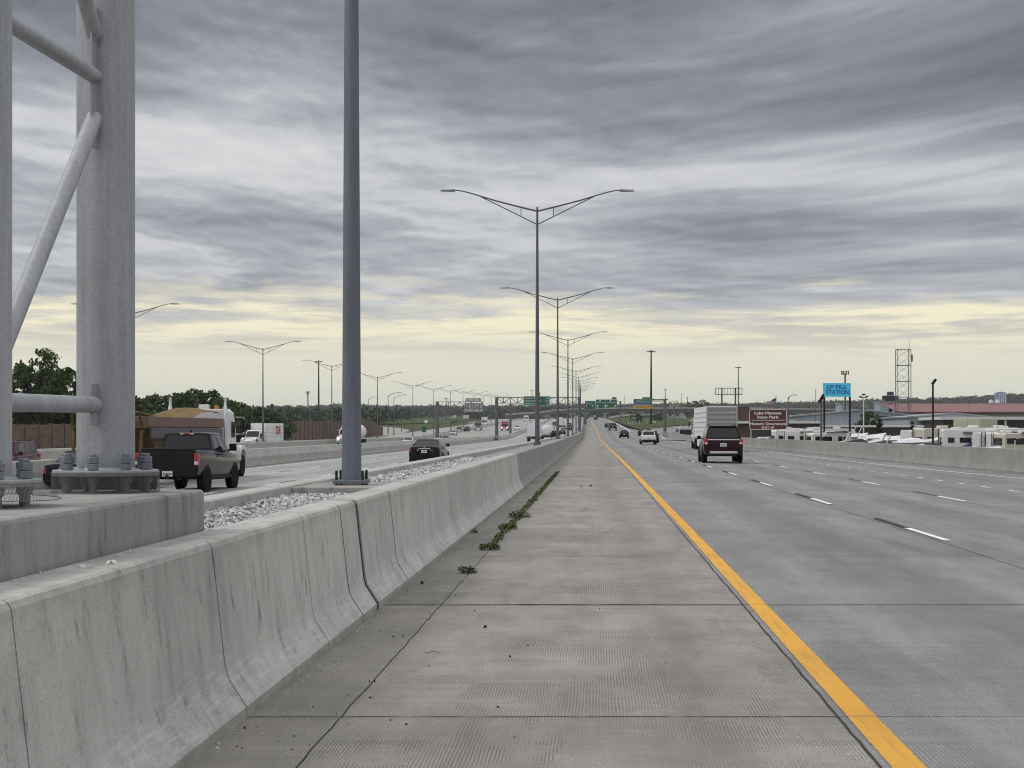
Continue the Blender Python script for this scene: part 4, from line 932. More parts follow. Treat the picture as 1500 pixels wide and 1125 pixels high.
tx = text('DE', t, M_LRED, 1.55, 1.25, 0, 0, 2.55, 'red_letters', .03); 
for o in (tx,): o.rotation_euler = (0, 0, R(-90)); o.location = (-1.255, 1.7, 0)
t = thing('tanker_truck', 'white tanker coming the other way, half hidden by the near lamp pole', 'truck', (WX(527, 262), 262, zopp(-39, 262) + .1), PI - R(4))
MB().lathe([(.6, -.1), (1.0, .0), (1.2, .3), (1.2, 7.5), (1.0, 7.8)], (0, 0, 2.2), 'y', 24).build('tank', M_BOXW, t, 40)
tractor(t, 8.2, P_WHITE, 2.4, 2.75, False, True)
for s in (-1, 1):
    for y in (.9, 2.1): wheel(t, s * 1.0, y, .5, .45, M_ALU, 18)
for x, D, p, k, lit, lb in ((664, 455, P_SILVER, 'sedan', True, 'silver car on the outer carriageway, nearest of the four under the sign backs'), (672.5, 520, P_BLACK, 'crossover', False, 'dark vehicle on the outer carriageway, second of the four under the sign backs'), (677, 560, P_BEIGE, 'sedan', True, 'beige car on the outer carriageway, third of the four under the sign backs'), (684, 530, P_CHAR, 'crossover', True, 'charcoal car on the outer carriageway, rightmost of the four under the sign backs'), (641, 430, P_SILVER, 'sedan', True, 'pale car partly hidden by the steel gantry column on the left barrier')):
    car('car', lb, 'car', k, p, at(x, D, zopp), PI + R(3), go, lights=lit)
t = box_truck('dark fronted bus on the outer carriageway right of the sign backs', at(701, 560, zopp), PI + R(3), M_BOXG, 8, 3.3, P_GREY, go, name='bus')
box_truck('white truck just right of the dark fronted bus', at(710, 680, zopp), PI + R(3), h=3.8, group=go)
# ================================================================ SIGNS AND GANTRIES
M_GREEN = plain('sign_green', (.0, .105, .055), .5, 0, .08); M_SBLUE = plain('sign_blue', (.012, .05, .26), .5, 0, .08); M_SYEL = plain('sign_yellow', (.62, .34, .02), .5, 0, .08)
M_BROWN = plain('sign_brown', (.088, .02, .009), .5, 0, .08); M_SWHITE = plain('sign_white', (.72, .72, .70), .5, 0, .05); M_SBLACK = plain('sign_black', (.015, .015, .015), .5)
M_CYAN = plain('sign_cyan', (.06, .56, .78), .5, 0, .05); M_LPBLUE = plain('letters_dark_blue', (.015, .035, .36), .5); M_SIGNBACK = plain('bare_sign_back', (.50, .50, .51), .5, .3, .12)
M_GANTRY = plain('gantry_steel', (.115, .12, .135), .55, .3, .15)
def panel(parent, mat, x, y, z, w, h, border=True, name='sign_panel', r=.12):
    def rr(w_, h_, r_):
        pts = []
        for cx, cz, a0 in ((w_ / 2 - r_, h_ / 2 - r_, 0), (-w_ / 2 + r_, h_ / 2 - r_, 90), (-w_ / 2 + r_, -h_ / 2 + r_, 180), (w_ / 2 - r_, -h_ / 2 + r_, 270)):
            for k in range(5): a = R(a0 + 22.5 * k); pts.append((x + cx + r_ * math.cos(a), z + cz + r_ * math.sin(a)))
        return pts
    o = MB().prism(rr(w, h, r), y, y + .05).build(name, mat, parent)
    if border:
        a, b = rr(w - .06, h - .06, r), rr(w - .06 - 2 * border, h - .06 - 2 * border, r * .8); n = len(a); m = MB()
        m.add([(p, y - .006, q) for p, q in a] + [(p, y - .006, q) for p, q in b], [(i, (i + 1) % n, n + (i + 1) % n, n + i) for i in range(n)])
        m.build('border', M_SWHITE, o)
    return o
def truss(mb, x0, x1, y, z0, z1, dy, bays, r=.07):
    for yy in (y, y + dy):
        for z in (z0, z1): mb.tube([(x0, yy, z), (x1, yy, z)], r, 6)
        for k in range(bays):
            a = x0 + (x1 - x0) * k / bays; b = x0 + (x1 - x0) * (k + 1) / bays
            mb.tube([(a, yy, z0 if k % 2 else z1), (b, yy, z1 if k % 2 else z0)], r * .7, 5); mb.tube([(b, yy, z0), (b, yy, z1)], r * .6, 5)
    for k in range(bays + 1): a = x0 + (x1 - x0) * k / bays; mb.tube([(a, y, z1), (a, y + dy, z1)], r * .6, 5); mb.tube([(a, y, z0), (a, y + dy, z0)], r * .6, 5)
    return mb
def arrow(parent, mat, x, y, z, s, ang):
    m = MB(); c, q = math.cos(ang), math.sin(ang)
    pr = lambda u, v: (x + (u * c - v * q) * s, y, z + (u * q + v * c) * s)
    m.add([pr(-.5, -.08), (pr(.1, -.08)), pr(.1, .08), pr(-.5, .08)], [(0, 1, 2, 3)]); m.add([pr(.05, -.3), pr(.5, 0), pr(.05, .3)], [(0, 1, 2)])
    return m.build('arrow', mat, parent)
# gantry with the three line green sign
D = 330
xa, xb = WX(727.5, D), WX(849, D)
t = thing('sign_gantry', 'dark truss gantry across the left carriageway carrying a green sign of three lines', 'sign gantry', (0, D, 0))
mb = truss(MB(), xa, xb, -.6, WZ(590.5, D), WZ(582.3, D), 1.2, 12); mb.build('truss', M_GANTRY, t)
MB().lathe([(.36, zopp(0, D) + .5), (.34, WZ(582, D))], (xa, 0, 0), n=16).build('column', M_GANTRY, t, 40)
MB().lathe([(.3, grade(D) + .8), (.28, WZ(582, D))], (xb, 0, 0), n=16).build('column', M_GANTRY, t, 40)
MB().cbox(xa, 0, zopp(0, D) + 1.15, 1.3, 1.6, .5).build('pedestal', M_CONC_TOP, t)
p = panel(t, M_GREEN, WX(786.5, D), -.9, WZ(587.2, D), 5.55, 1.95, .05)
cx, cz = WX(786.5, D), WZ(587.2, D)
for z, a, wa, b, wb2 in ((.56, 'Madison Ave', 2.7, '1 3/4', .75), (0, 'Kanesville Blvd', 3.3, '5 3/4', .8), (-.56, 'Underwood', 2.5, '16', .45)):
    text(a, p, M_SWHITE, wa, .36, cx - 2.5 + wa / 2, -.905, cz + z); text(b, p, M_SWHITE, wb2, .36, cx + 2.5 - wb2 / 2, -.905, cz + z)
# plainer gantry behind it
D = 485
t = thing('sign_gantry', 'plain grey gantry without a sign facing us, behind the gantry with the three line sign', 'sign gantry', (0, D, 0))
xa, xb = WX(747.5, D), WX(857, D)
truss(MB(), xa, xb, -.5, WZ(596, D), WZ(592, D), 1.0, 14, .06).build('truss', M_GANTRY, t)
for x, zb in ((xa, zopp(0, D)), (xb, grade(D) + .8)): MB().lathe([(.42, zb), (.38, WZ(592, D))], (x, 0, 0), n=16).build('column', M_GANTRY, t, 40)
# pair of green guide signs over the right carriageway
D = 560
t = thing('sign_gantry', 'gantry over the right carriageway with two wide green signs side by side', 'sign gantry', (0, D, 0))
xa, xb = WX(858, D), WX(909, D)
truss(MB(), xa, xb, .1, WZ(595, D), WZ(588, D), 1.2, 8).build('truss', M_GANTRY, t)
for x in (xa, xb): MB().lathe([(.3, grade(D) - .3), (.27, WZ(587.5, D))], (x, .7, 0), n=14).build('column', M_GANTRY, t, 40)
s_ = F / D
p = panel(t, M_GREEN, WX(888.2, D), -.1, WZ(591.8, D), 31.5 / s_, 13.4 / s_, .07)
panel(t, M_GREEN, WX(899.7, D), -.1, WZ(583.4, D), 7.2 / s_, 3.2 / s_, .05, 'exit_tab')
MB().box(WX(887.2, D) - .03, WX(887.2, D) + .03, -.13, -.1, WZ(598, D), WZ(586, D)).build('divider', M_SWHITE, p)
text('Kansas City', p, M_SWHITE, 13 / s_, 1.9 / s_, WX(879.8, D), -.11, WZ(589.8, D)); text('Des Moines', p, M_SWHITE, 12 / s_, 1.9 / s_, WX(895.8, D), -.11, WZ(589.8, D))
for x in (875.5, 886.2): arrow(p, M_SWHITE, WX(x, D), -.11, WZ(595.3, D), 4.6 / s_, R(90))
arrow(p, M_SWHITE, WX(888.5, D), -.11, WZ(595, D), 4 / s_, R(40)); arrow(p, M_SWHITE, WX(900.5, D), -.11, WZ(595, D), 4 / s_, R(45))
MB().box(WX(892, D), WX(903, D), -.12, -.1, WZ(598.2, D), WZ(597, D)).build('yellow_strip', M_SYEL, p)
for x in (879, 894): MB().lathe([(1.1 / s_, 0), (1.1 / s_, .02)], (WX(x, D), -.13, WZ(587.2, D)), 'y', 10).build('route_shield', M_SWHITE, p)
p = panel(t, M_GREEN, WX(864.3, D), -.1, WZ(593.5, D), 15 / s_, 12.5 / s_, .06)
for x in (858.8, 867.5): arrow(p, M_SWHITE, WX(x, D), -.11, WZ(594.5, D), 4 / s_, R(90))
text('Council', p, M_SWHITE, 9 / s_, 1.6 / s_, WX(863, D), -.11, WZ(590.5, D))
# exit sign, green and blue with yellow EXIT ONLY
D = 332
t = thing('sign_gantry', 'gantry at the exit ramp, green and blue sign over a yellow EXIT ONLY strip', 'sign gantry', (0, D, 0))
s_ = F / D; xb = WX(974, D); gz = zright(15, D)
MB().lathe([(.34, gz - .2), (.31, WZ(584.5, D))], (xb, 0, 0), n=18).build('column', M_GANTRY, t, 40)
MB().cbox(xb, 0, gz + .5, 1.2, 1.5, 1.3).build('pedestal', M_CONC_TOP, t, bevel=.05)
m = MB(); m.tube([(xb + .6, 0, WZ(585.2, D)), (WX(929, D), 0, WZ(586.2, D))], .13, 8)
m.tube([(xb + .2, 0, WZ(587.4, D)), (WX(929, D), 0, WZ(587.8, D))], .08, 8)
m.build('arm', M_GANTRY, t)
for x in (957.5,): MB().cbox(WX(x, D), -.1, WZ(585.3, D), .5, .3, .3).build('camera_box', M_GANTRY, t)
cx = WX(941.2, D)
p = panel(t, M_GREEN, cx, -.3, WZ(587.4, D), 26.5 / s_, 5.6 / s_, .02, r=.06)
b = panel(t, M_SBLUE, cx, -.3, WZ(592, D), 26.5 / s_, 3.6 / s_, .012, r=.03); y = panel(t, M_SYEL, cx, -.3, WZ(596.3, D), 26.5 / s_, 4.6 / s_, .012, r=.05)
panel(t, M_GREEN, WX(947, D), -.3, WZ(583.2, D), 12.5 / s_, 2.6 / s_, .015, 'exit_tab', r=.04)
text('S Expressway', p, M_SWHITE, 21 / s_, 2.2 / s_, cx + .2, -.31, WZ(587.6, D), bold=.01); text('Western Trails Center', b, M_SWHITE, 23 / s_, 1.7 / s_, cx, -.31, WZ(592, D))
text('EXIT ONLY', y, M_SBLACK, 12 / s_, 2 / s_, cx, -.31, WZ(596.4, D))
for x in (932.5, 950): arrow(y, M_SBLACK, WX(x, D), -.31, WZ(596.2, D), 4.2 / s_, R(45))
# brown state park sign
D = 192
t = thing('guide_sign', 'brown sign for Lake Manawa State Park and Historic Downtown standing behind the right barrier', 'road sign', (WX(1125, D), D, 0))
s_ = F / D; p = panel(t, M_BROWN, 0, 0, WZ(614.5, D), 55.5 / s_, 30.5 / s_, .06, r=.28)
for q, wq, h, y_, bo in (('Lake Manawa', 39.5, 4.2, 605.0, .03), ('State Park', 32, 4.2, 611.0, .03), ('Historic Downtown', 52, 4.1, 620.8, .025), ('EXIT 49', 18, 3.0, 626.3, .03)):
    text(q, p, M_SWHITE, wq / s_, h / s_, 0, -.01, WZ(y_, D), bold=bo)
MB().box(-24 / s_, 24 / s_, -.012, 0, WZ(615.9, D), WZ(615.2, D)).build('divider', M_SWHITE, p)
for x in (-25, 13.5): MB().box(x / s_ - .09, x / s_ + .09, .05, .25, -1.6, WZ(600, D)).build('post', M_GALV, t)
# cyan LP FILL STATION sign
D = 150
t = thing('shop_sign', 'cyan LP FILL STATION sign on two black posts above the parked boats', 'sign', (WX(1226, D), D, 0)); s_ = F / D
p = MB().box(-20.2 / s_, 20.2 / s_, -.05, .12, WZ(581.2, D), WZ(561.2, D)).build('sign_panel', M_CYAN, t, bevel=.01)
text('LP FILL', p, M_LPBLUE, 28.5 / s_, 5.8 / s_, -.2 / s_, -.055, WZ(566.8, D), bold=.018); text('STATION', p, M_LPBLUE, 34 / s_, 6.2 / s_, .8 / s_, -.055, WZ(574.6, D), bold=.018)
for x in (-18.4, 19.0): MB().box(x / s_ - .085, x / s_ + .085, -.02, .15, -1.4, WZ(580.8 if x < 0 else 580.8, D)).build('post', M_BLACKPOLE, t)
# backs of the oncoming signs
D = 421
t = thing('sign_gantry', 'steel gantry arm showing the pale backs of two sign panels, left barrier', 'sign gantry', (0, D, 0)); xa = WX(640.5, D)
MB().lathe([(.48, zopp(0, D)), (.42, WZ(588, D))], (xa, 0, 0), n=16).build('column', M_GANTRY, t, 40)
m = truss(MB(), xa, WX(707, D), -.4, WZ(598, D), WZ(588.5, D), .8, 8, .06); m.build('truss', M_GANTRY, t)
s_ = F / D
for x0, x1, y0, y1 in ((681.5, 705, 583, 588.5), (680, 707, 590, 603)):
    q = MB().box(WX(x0, D), WX(x1, D), .55, .6, WZ(y1, D), WZ(y0, D)).build('sign_back', M_SIGNBACK, t)
    m = MB(); [m.box(WX(x, D) - .05, WX(x, D) + .05, .45, .55, WZ(y1, D), WZ(y0, D)) for x in (685, 693.5, 702)]; m.build('stiffeners', M_GANTRY, q)
# small post mounted signs
def post_sign(label, x, y, D, w, h, mat, shape='rect', posts=1, gz=None, group=None, face=None):
    t = thing('road_sign', label, 'road sign', (WX(x, D), D, 0), 0, group); z = WZ(y, D)
    if shape == 'diamond': MB().prism([(0, z - h / 2), (w / 2, z), (0, z + h / 2), (-w / 2, z)], 0, .03).build('sign_panel', mat, t)
    else: pp = MB().box(-w / 2, w / 2, 0, .03, z - h / 2, z + h / 2).build('sign_panel', mat, t)
    for k in range(posts): xx = 0 if posts == 1 else (-w * .3 + w * .6 * k); MB().box(xx - .05, xx + .05, .03, .12, gz if gz is not None else -1.6, z).build('post', M_GANTRY, t)
    return t
post_sign('green exit number sign on a post at the far left slip road', 621, 629, 300, .75, 1.0, M_GREEN, gz=-2); post_sign('white diamond sign near the grass bank on the left', 624, 617.5, 430, 1.2, 1.2, M_SWHITE, 'diamond', gz=-1)
post_sign('bare back of a double panel sign on posts beneath the gantry sign backs', 682.5, 610.5, 500, 2.0, 1.1, M_SIGNBACK, posts=2, gz=0)
post_sign('pale back of a square sign on the left bank, right of the diamond back', 666, 610, 520, 1.0, .9, M_SIGNBACK, gz=0); post_sign('pale diamond sign back on the left bank', 661, 611.3, 520, .9, .9, M_SIGNBACK, 'diamond', gz=0)
D = 520; t = thing('exit_sign', 'green exit sign with a white arrow on the gore grass', 'road sign', (WX(928.5, D), D, 0)); s_ = F / D
p = panel(t, M_GREEN, 0, 0, WZ(614, D), 6.8 / s_, 6.4 / s_, .04, r=.05); arrow(p, M_SWHITE, .1, -.01, WZ(615.2, D), 2.6 / s_, R(45)); text('EXIT', p, M_SWHITE, 4.4 / s_, 1.6 / s_, 0, -.01, WZ(612.2, D))
for x in (-.4, .4): MB().box(x - .05, x + .05, .05, .13, grade(D) - .4, WZ(616, D)).build('post', M_GANTRY, t)
dl = None
for i, (x, y) in enumerate(((921, 617.5), (923.5, 618.5), (926.3, 619.6), (930.6, 619.8), (936.7, 618), (947.5, 617.5))):
    D = 505 + (i % 3) * 12
    if dl is None:
        dl = thing('delineator', '', 'delineator post'); MB().box(-.05, .05, 0, .04, -.4, 1.0).build('post', M_WHITEPOLE, dl); MB().box(-.09, .09, -.02, 0, .65, 1.0).build('reflector', M_SWHITE, dl); o = dl
    else: o = copy_tree(dl)
    o.location = (WX(x, D), D, WZ(y, D) - .45); o['group'] = 'white delineator posts on the gore grass'; o['label'] = ['leftmost small white delineator post on the gore grass', 'small white delineator post, second from the left on the gore grass', 'small white delineator post right below the green exit sign', 'small white delineator post just right of the green exit sign', 'small white delineator post alone in the middle of the gore grass', 'rightmost small white delineator post, near the black high mast'][i]
D = 556; c = MB().cbox(0, 0, .35, 1.1, .8, .9).build('utility_cabinet', plain('pale_cabinet', (.45, .47, .44), .5), bevel=.03); c.location = (WX(958, D), D, WZ(619.5, D)); tag(c, 'small pale utility cabinet beside the foot of the black high mast', 'cabinet')

# ---- high masts and other tall poles
def high_mast(label, x, ytop, ybase, D, mat, r0=.32, ring=True, group=None):
    t = thing('high_mast_light', label, 'light mast', (WX(x, D), D, 0), 0, group); z0, z1 = WZ(ybase, D) - .5, WZ(ytop, D)
    MB().lathe([(r0, z0), (r0 * .45, z1)], n=10).build('mast', mat, t, 50)
    if ring:
        m = MB().tube([(1.0 * math.cos(k * PI / 4), 1.0 * math.sin(k * PI / 4), z1 - .4) for k in range(9)], .06, 5)
        for k in range(8): a = k * PI / 4; m.tube([(0, 0, z1 - .1), (math.cos(a), math.sin(a), z1 - .4)], .04, 4)
        m.build('lamp_ring', mat, t); m = MB()
        for k in range(8): a = k * PI / 4 + .3; m.cbox(1.35 * math.cos(a), 1.35 * math.sin(a), z1 - .5, .55, .55, .3)
        m.build('luminaires', M_LUM, t)
    return t
gh_ = 'high mast lights around the interchange'
high_mast('tall black high mast light at the gore grass, right of the exit sign', 953.8, 513, 619, 560, M_BLACKPOLE, .48, group=gh_)
high_mast('tall grey high mast light behind the empty billboard frame', 1081.5, 537, 615, 750, M_POLEFAR, .4, group=gh_)
high_mast('high mast light between two lamp posts on the left, above the brown noise wall', 466.8, 528, 622, 700, M_BLACKPOLE, .5, group=gh_)
high_mast('small high mast light above the right column of the exit sign gantry', 974.5, 570, 600, 1300, M_POLEFAR, .5, group=gh_); high_mast('faint high mast light just right of the three line green sign top', 790.5, 575, 600, 1500, M_POLEFAR, .5, group=gh_)
high_mast('faint high mast light above the three line green sign', 779.3, 571, 600, 1400, M_POLEFAR, .5, group=gh_); high_mast('low distant high mast right of the exit gantry, above the houses', 1007, 582, 600, 1500, M_POLEFAR, .5, group=gh_)
high_mast('distant high mast light above the trees left of the sign backs', 653.5, 583, 615, 900, M_POLEFAR, .4, group=gh_)
high_mast('thin distant mast beside the two wide green signs', 914.3, 578, 600, 900, M_POLEFAR, .25, False, gh_); high_mast('thin distant mast above the left end of the semi trailer', 998.5, 576, 600, 1200, M_POLEFAR, .25, False, gh_)
high_mast('thin pole right of the flag', 1138, 580, 620, 600, M_POLEFAR, .2, False, gh_); high_mast('thin pole left of the cyan sign', 1195, 570, 640, 300, M_POLEFAR, .12, False, gh_)
# single arm poles on the left slip road and far right
def cobra(label, x, ytop, ybase, D, s, group='single arm lamp posts', k=1.0):
    t = thing('street_lamp', label, 'street lamp', (WX(x, D), D, 0), 0, group); z0, z1 = WZ(ybase, D) - .5, WZ(ytop, D)
    MB().lathe([(.13, z0), (.06, z1)], n=8).build('pole', M_POLEFAR, t, 50)
    s *= k; MB().tube([(0, 0, z1 - .3), (s * 1.5, 0, z1 + .6 * k), (s * 3.4, 0, z1 + .95 * k), (s * 4.2, 0, z1 + .9 * k)], .05, 6).build('arm', M_POLEFAR, t, 50); MB().cbox(s * 4.4, 0, z1 + .88 * k, .8 * k, .3 * k, .14).build('luminaire', M_LUM, t, bevel=.04)
    return t
for x, yt, yb, D, s, lb in ((568.5, 579, 632, 330, 1, 'single arm lamp post at the slip road, left one of a close pair'), (577, 582, 634, 345, 1, 'single arm lamp post at the slip road, right one of a close pair'), (540, 584, 628, 480, 1, 'single arm lamp post in front of the left woods, faint'), (588, 596, 630, 520, -1, 'short single arm lamp post near the grass bank'), (1154.5, 581, 648, 210, 1, 'single arm lamp post just right of the brown sign'), (1120.5, 586, 600, 900, -1, 'tiny arm lamp post on the overpass left of the flag')):
    cobra(lb, x, yt, yb, D, s, k=.25 if x > 1100 else .6)
def lot_lamp(label, x, ytop, ybase, D, mat, heads, r=.07):
    t = thing('lot_light', label, 'area light', (WX(x, D), D, 0), 0, 'area lights on the dealer lot'); z0, z1 = WZ(ybase, D) - .6, WZ(ytop, D); s_ = F / D
    MB().lathe([(r, z0), (r * .8, z1)], n=12).build('pole', mat, t, 50)
    for dx, dz, a in heads:
        h = MB().tube([(0, 0, z1 - .05), (dx / s_, 0, z1 + dz / s_)], .03, 6).build('arm', mat, t)
        c, q = math.cos(a), math.sin(a); hx, hz = dx / s_, z1 + dz / s_
        MB().hexa([(hx + u * c - v * q, w_, hz + u * q + v * c) for v in (-.09, .09) for u, w_ in ((-.26, -.15), (.26, -.15), (.22, .15), (-.22, .15))]).build('lamp_head', M_BLACKPOLE, h, bevel=.02)
    return t
lot_lamp('black pole light on the lot in front of the red roofed warehouse', 1366.5, 562, 658, 118, M_BLACKPOLE, ((1.5, 2.5, R(55)),), .085)
lot_lamp('grey pole light just left of the cyan sign', 1203, 583, 652, 128, M_POLEFAR, ((1.2, 1.5, R(60)), (-.6, -2.5, R(40))), .09)
lot_lamp('white pole light with three lamp heads beside the round green tree', 1265, 582, 640, 210, M_WHITEPOLE, ((-4, .5, R(-20)), (0, 4, 0), (4, .5, R(20))), .1)
# tower, pole signs, billboard frame, flag
D = 350
t = thing('lattice_tower', 'square steel lattice tower rising behind the dealer buildings', 'lattice tower', (WX(1323, D), D, 0)); s_ = F / D; hw = 9.6 / s_; z0, z1 = -1.5, WZ(512, D)
m = MB(); nb = 6
for sx in (-1, 1):
    for sy in (-1, 1): m.tube([(sx * hw, sy * hw, z0), (sx * hw, sy * hw, z1)], .07, 6)
m.build('legs', M_POLEFAR, t); m = MB(); r_ = MB()
for k in range(nb * 2):
    a, b = z0 + (z1 - z0) * k / (nb * 2), z0 + (z1 - z0) * (k + 1) / (nb * 2)
    for s in (-1, 1):
        m.tube([(-hw, s * hw, a), (hw, s * hw, b)], .028, 4); m.tube([(hw, s * hw, a), (-hw, s * hw, b)], .028, 4); m.tube([(s * hw, -hw, a), (s * hw, hw, b)], .028, 4); m.tube([(s * hw, hw, a), (s * hw, -hw, b)], .028, 4)
    if k % 2 == 1:
        for s in (-1, 1): r_.tube([(-hw, s * hw, b), (hw, s * hw, b)], .075, 4); r_.tube([(s * hw, -hw, b), (s * hw, hw, b)], .075, 4)
m.build('bracing', M_POLEFAR, t); r_.build('rings', M_POLEFAR, t)
MB().tube([(hw * .9, 0, z1 - .5), (hw * .9, 0, WZ(496, D))], .05, 5).build('antenna', M_POLEFAR, t); MB().cbox(hw + .2, -hw, WZ(525, D), .35, .3, 1.6).build('antenna_panel', M_LUM, t)
D = 600; s_ = F / D
t = thing('cell_mast', 'slim mast topped with a cluster of antenna panels, behind the cyan sign', 'cell mast', (WX(1238, D), D, 0))
MB().lathe([(.4, -1), (.3, WZ(546, D))], n=10).build('mast', M_POLEFAR, t, 50)
m = MB()
for x in (-5, -2.8, 1.5, 4.8): m.cbox(x / s_, 0, WZ(546, D), .45, .3, 6 / s_)
m.build('antenna_panels', M_LUM, t); m = MB().tube([(-5 / s_, 0, WZ(544.5, D)), (5 / s_, 0, WZ(544.5, D))], .1, 5); m.tube([(-5 / s_, 0, WZ(548, D)), (5 / s_, 0, WZ(548, D))], .1, 5); m.build('antenna_frame', M_POLEFAR, t)
D = 450; s_ = F / D
t = thing('pole_sign', 'pole sign with a square purple board above a wide black one', 'sign', (WX(1304.5, D), D, 0))
MB().box(-.45, .45, 0, .5, -1, WZ(590, D)).build('post', M_POLEFAR, t); MB().box(-11.8 / s_, 11.8 / s_, 0, .6, WZ(585.5, D), WZ(579.5, D)).build('sign_board', M_SBLACK, t, bevel=.04); MB().box(-4.8 / s_, 4.8 / s_, 0, .6, WZ(579.3, D), WZ(573.7, D)).build('square_board', plain('dark_purple_board', (.045, .03, .09), .5), t)
MB().box(-7 / s_, 7 / s_, .1, .5, WZ(587.5, D), WZ(585.5, D)).build('lower_board', M_SBLACK, t)
D = 300; s_ = F / D
t = thing('billboard_frame', 'empty rusty billboard frame on two tall posts above the semi trailer', 'billboard', (WX(1067.5, D), D, 0))
M_RUSTST = plain('rusty_steel', (.09, .07, .055), .8)
for x in (-10, 9.8): MB().box(x / s_ - .13, x / s_ + .13, 0, .3, -1.2, WZ(569, D)).build('post', M_RUSTST, t)
m = MB()
for z in (568.5, 578): m.tube([(-19.5 / s_, 0, WZ(z, D)), (19.5 / s_, 0, WZ(z, D))], .07, 5)
m.build('rails', M_RUSTST, t); m = MB()
for k in range(10): x = -19.5 + 39 * k / 9; m.tube([(x / s_, 0, WZ(568.5, D)), (x / s_, 0, WZ(578, D))], .045 if 0 < k < 9 else .08, 5)
m.build('uprights', plain('pale_timber', (.28, .25, .18), .8), t)
D = 420; s_ = F / D
t = thing('flag', 'American flag blowing out from a thin pole beyond the brown sign', 'flag', (WX(1136.5, D), D, 0))
MB().lathe([(.09, -1), (.06, WZ(579.5, D))], n=8).build('flagpole', M_POLEFAR, t, 50)
m = {0: MB(), 1: MB(), 2: MB()}; nx, nz = 22, 13
def fp(u, v): return (-u * 14 / s_, .35 * math.sin(u * 9 + v) * u + .3 * u, WZ(583.5 + 5.5 * u + v * 7.2 * (1 - .45 * u), D) + .12 * math.sin(u * 8))
for i in range(nx):
    for j in range(nz):
        u0, u1, v0_, v1_ = i / nx, (i + 1) / nx, j / nz, (j + 1) / nz
        m[2 if (u0 < .40 and j < 7) else j % 2].quad(fp(u0, v0_), fp(u1, v0_), fp(u1, v1_), fp(u0, v1_))
for k, nm, c in ((0, 'red_stripes', (.25, .02, .03)), (1, 'white_stripes', (.5, .5, .5)), (2, 'blue_field', (.02, .03, .12))): m[k].build(nm, plain('flag_' + nm, c, .8), t)
# distant arches sign
D = 800; s_ = F / D
t = thing('arches_sign', 'small yellow double arch sign standing above the overpass', 'sign', (WX(987.5, D), D, 0)); m = MB()
for c in (-1.1, 1.1): m.tube([(c + 1.1 * math.cos(PI * k / 10), 0, WZ(594, D) + 2.4 * math.sin(PI * k / 10)) for k in range(11)], .17, 6)
m.build('arches', plain('arch_yellow', (.5, .38, .10), .5), t); MB().box(-.25, .25, 0, .4, 2, WZ(594, D)).build('post', M_POLEFAR, t); MB().box(-2.4, 2.4, 0, .4, WZ(595.3, D), WZ(594, D)).build('sign_board', M_SIGNBACK, t)
# water tower on the horizon
D = 2000; s_ = F / D
t = thing('water_tower', 'tiny pale water tower on the wooded skyline at left', 'water tower', (WX(450.8, D), D, 0)); zt = WZ(575.5, D)
MB().lathe([(1.0, WZ(597, D)), (.9, zt - 2.2), (1.6, zt - 1.3), (2.6, zt + .4), (2.3, zt + 1.9), (.8, zt + 2.7), (.0, zt + 2.8)], n=20).build('tank', plain('pale_tank', (.42, .43, .42), .5), t, 50)
# ================================================================ BUILDINGS, BRIDGES, NOISE WALL
def mat_siding(name, col, pitch=.5, axis=0, dark=.82):
    m, t = newmat(name); P = t.n('NewGeometry').outputs['Position']; s = t.n('SeparateXYZ', {0: P}).outputs[axis]
    f = t.math('FRACT', t.math('MULTIPLY', s, 1 / pitch)); c = t.mix(1.0, col, t.ramp(f, [(0, dark), (.12, 1.0), (.8, 1.0), (1, dark)]), 'MULTIPLY')
    c = t.mix(.6, c, t.ramp(t.noise(P, .5, 5, .6), [(.3, .82), (.7, 1.1)]), 'MULTIPLY'); finish(t, c, .6, .1, spec=.3); return m
M_SIDE = mat_siding('blue_grey_siding', (.30, .34, .38), .9, 0); M_SIDE2 = mat_siding('pale_blue_siding', (.34, .40, .45), .6, 2, .88); M_REDROOF = mat_siding('red_metal_roof', (.20, .082, .085), 1.2, 0, .85)
M_WALLGREY = mat_siding('warehouse_wall', (.34, .34, .33), 1.5, 0, .9); M_BRICK = mat_siding('dark_brick', (.085, .058, .05), .24, 2, .8); M_WINBAND = plain('dark_glazing', (.03, .032, .036), .15, 0, .3, .8); M_FASCIA = plain('white_fascia', (.58, .58, .56), .6, 0, .1, .6)
M_ROOFG = plain('grey_roof', (.26, .27, .28), .7, 0, .15, .3); M_BRGLASS = mat_siding('brown_glazing', (.075, .058, .048), 2.2, 0, .55)
def gable(name, label, x0, x1, D, depth, zb, ze, zp, wm, rm, cat='building', xp=None):
    t = thing(name, label, cat, ((x0 + x1) / 2, D, 0)); a, b = x0 - (x0 + x1) / 2, x1 - (x0 + x1) / 2; p = 0 if xp is None else xp - (x0 + x1) / 2
    MB().prism([(a, zb), (b, zb), (b, ze), (p, zp), (a, ze)], 0, depth).build('wall', wm, t)
    m = MB()
    for u, v, zu, zv in ((a - .4, p, ze - .05, zp + .05), (p, b + .4, zp + .05, ze - .05)): m.hexa([(u, -.4, zu), (v, -.4, zv), (v, depth + .4, zv), (u, depth + .4, zu), (u, -.4, zu + .22), (v, -.4, zv + .22), (v, depth + .4, zv + .22), (u, depth + .4, zu + .22)])
    m.build('roof', rm, t); return t
GB = -1.7
D = 330; t = gable('metal_building', 'long blue grey metal building with a shallow gable, behind the cyan sign posts', WX(1165, D), WX(1348, D), D, 45, GB, WZ(610, D), WZ(601.5, D), M_SIDE, M_ROOFG, xp=WX(1262, D))
m = MB().box(-8, -4, -.06, 0, 1.2, 2.6).build('window', M_WINBAND, t); MB().box(2.2, 6.2, -.06, 0, WZ(612, D), WZ(609, D)).build('window', M_WINBAND, t)
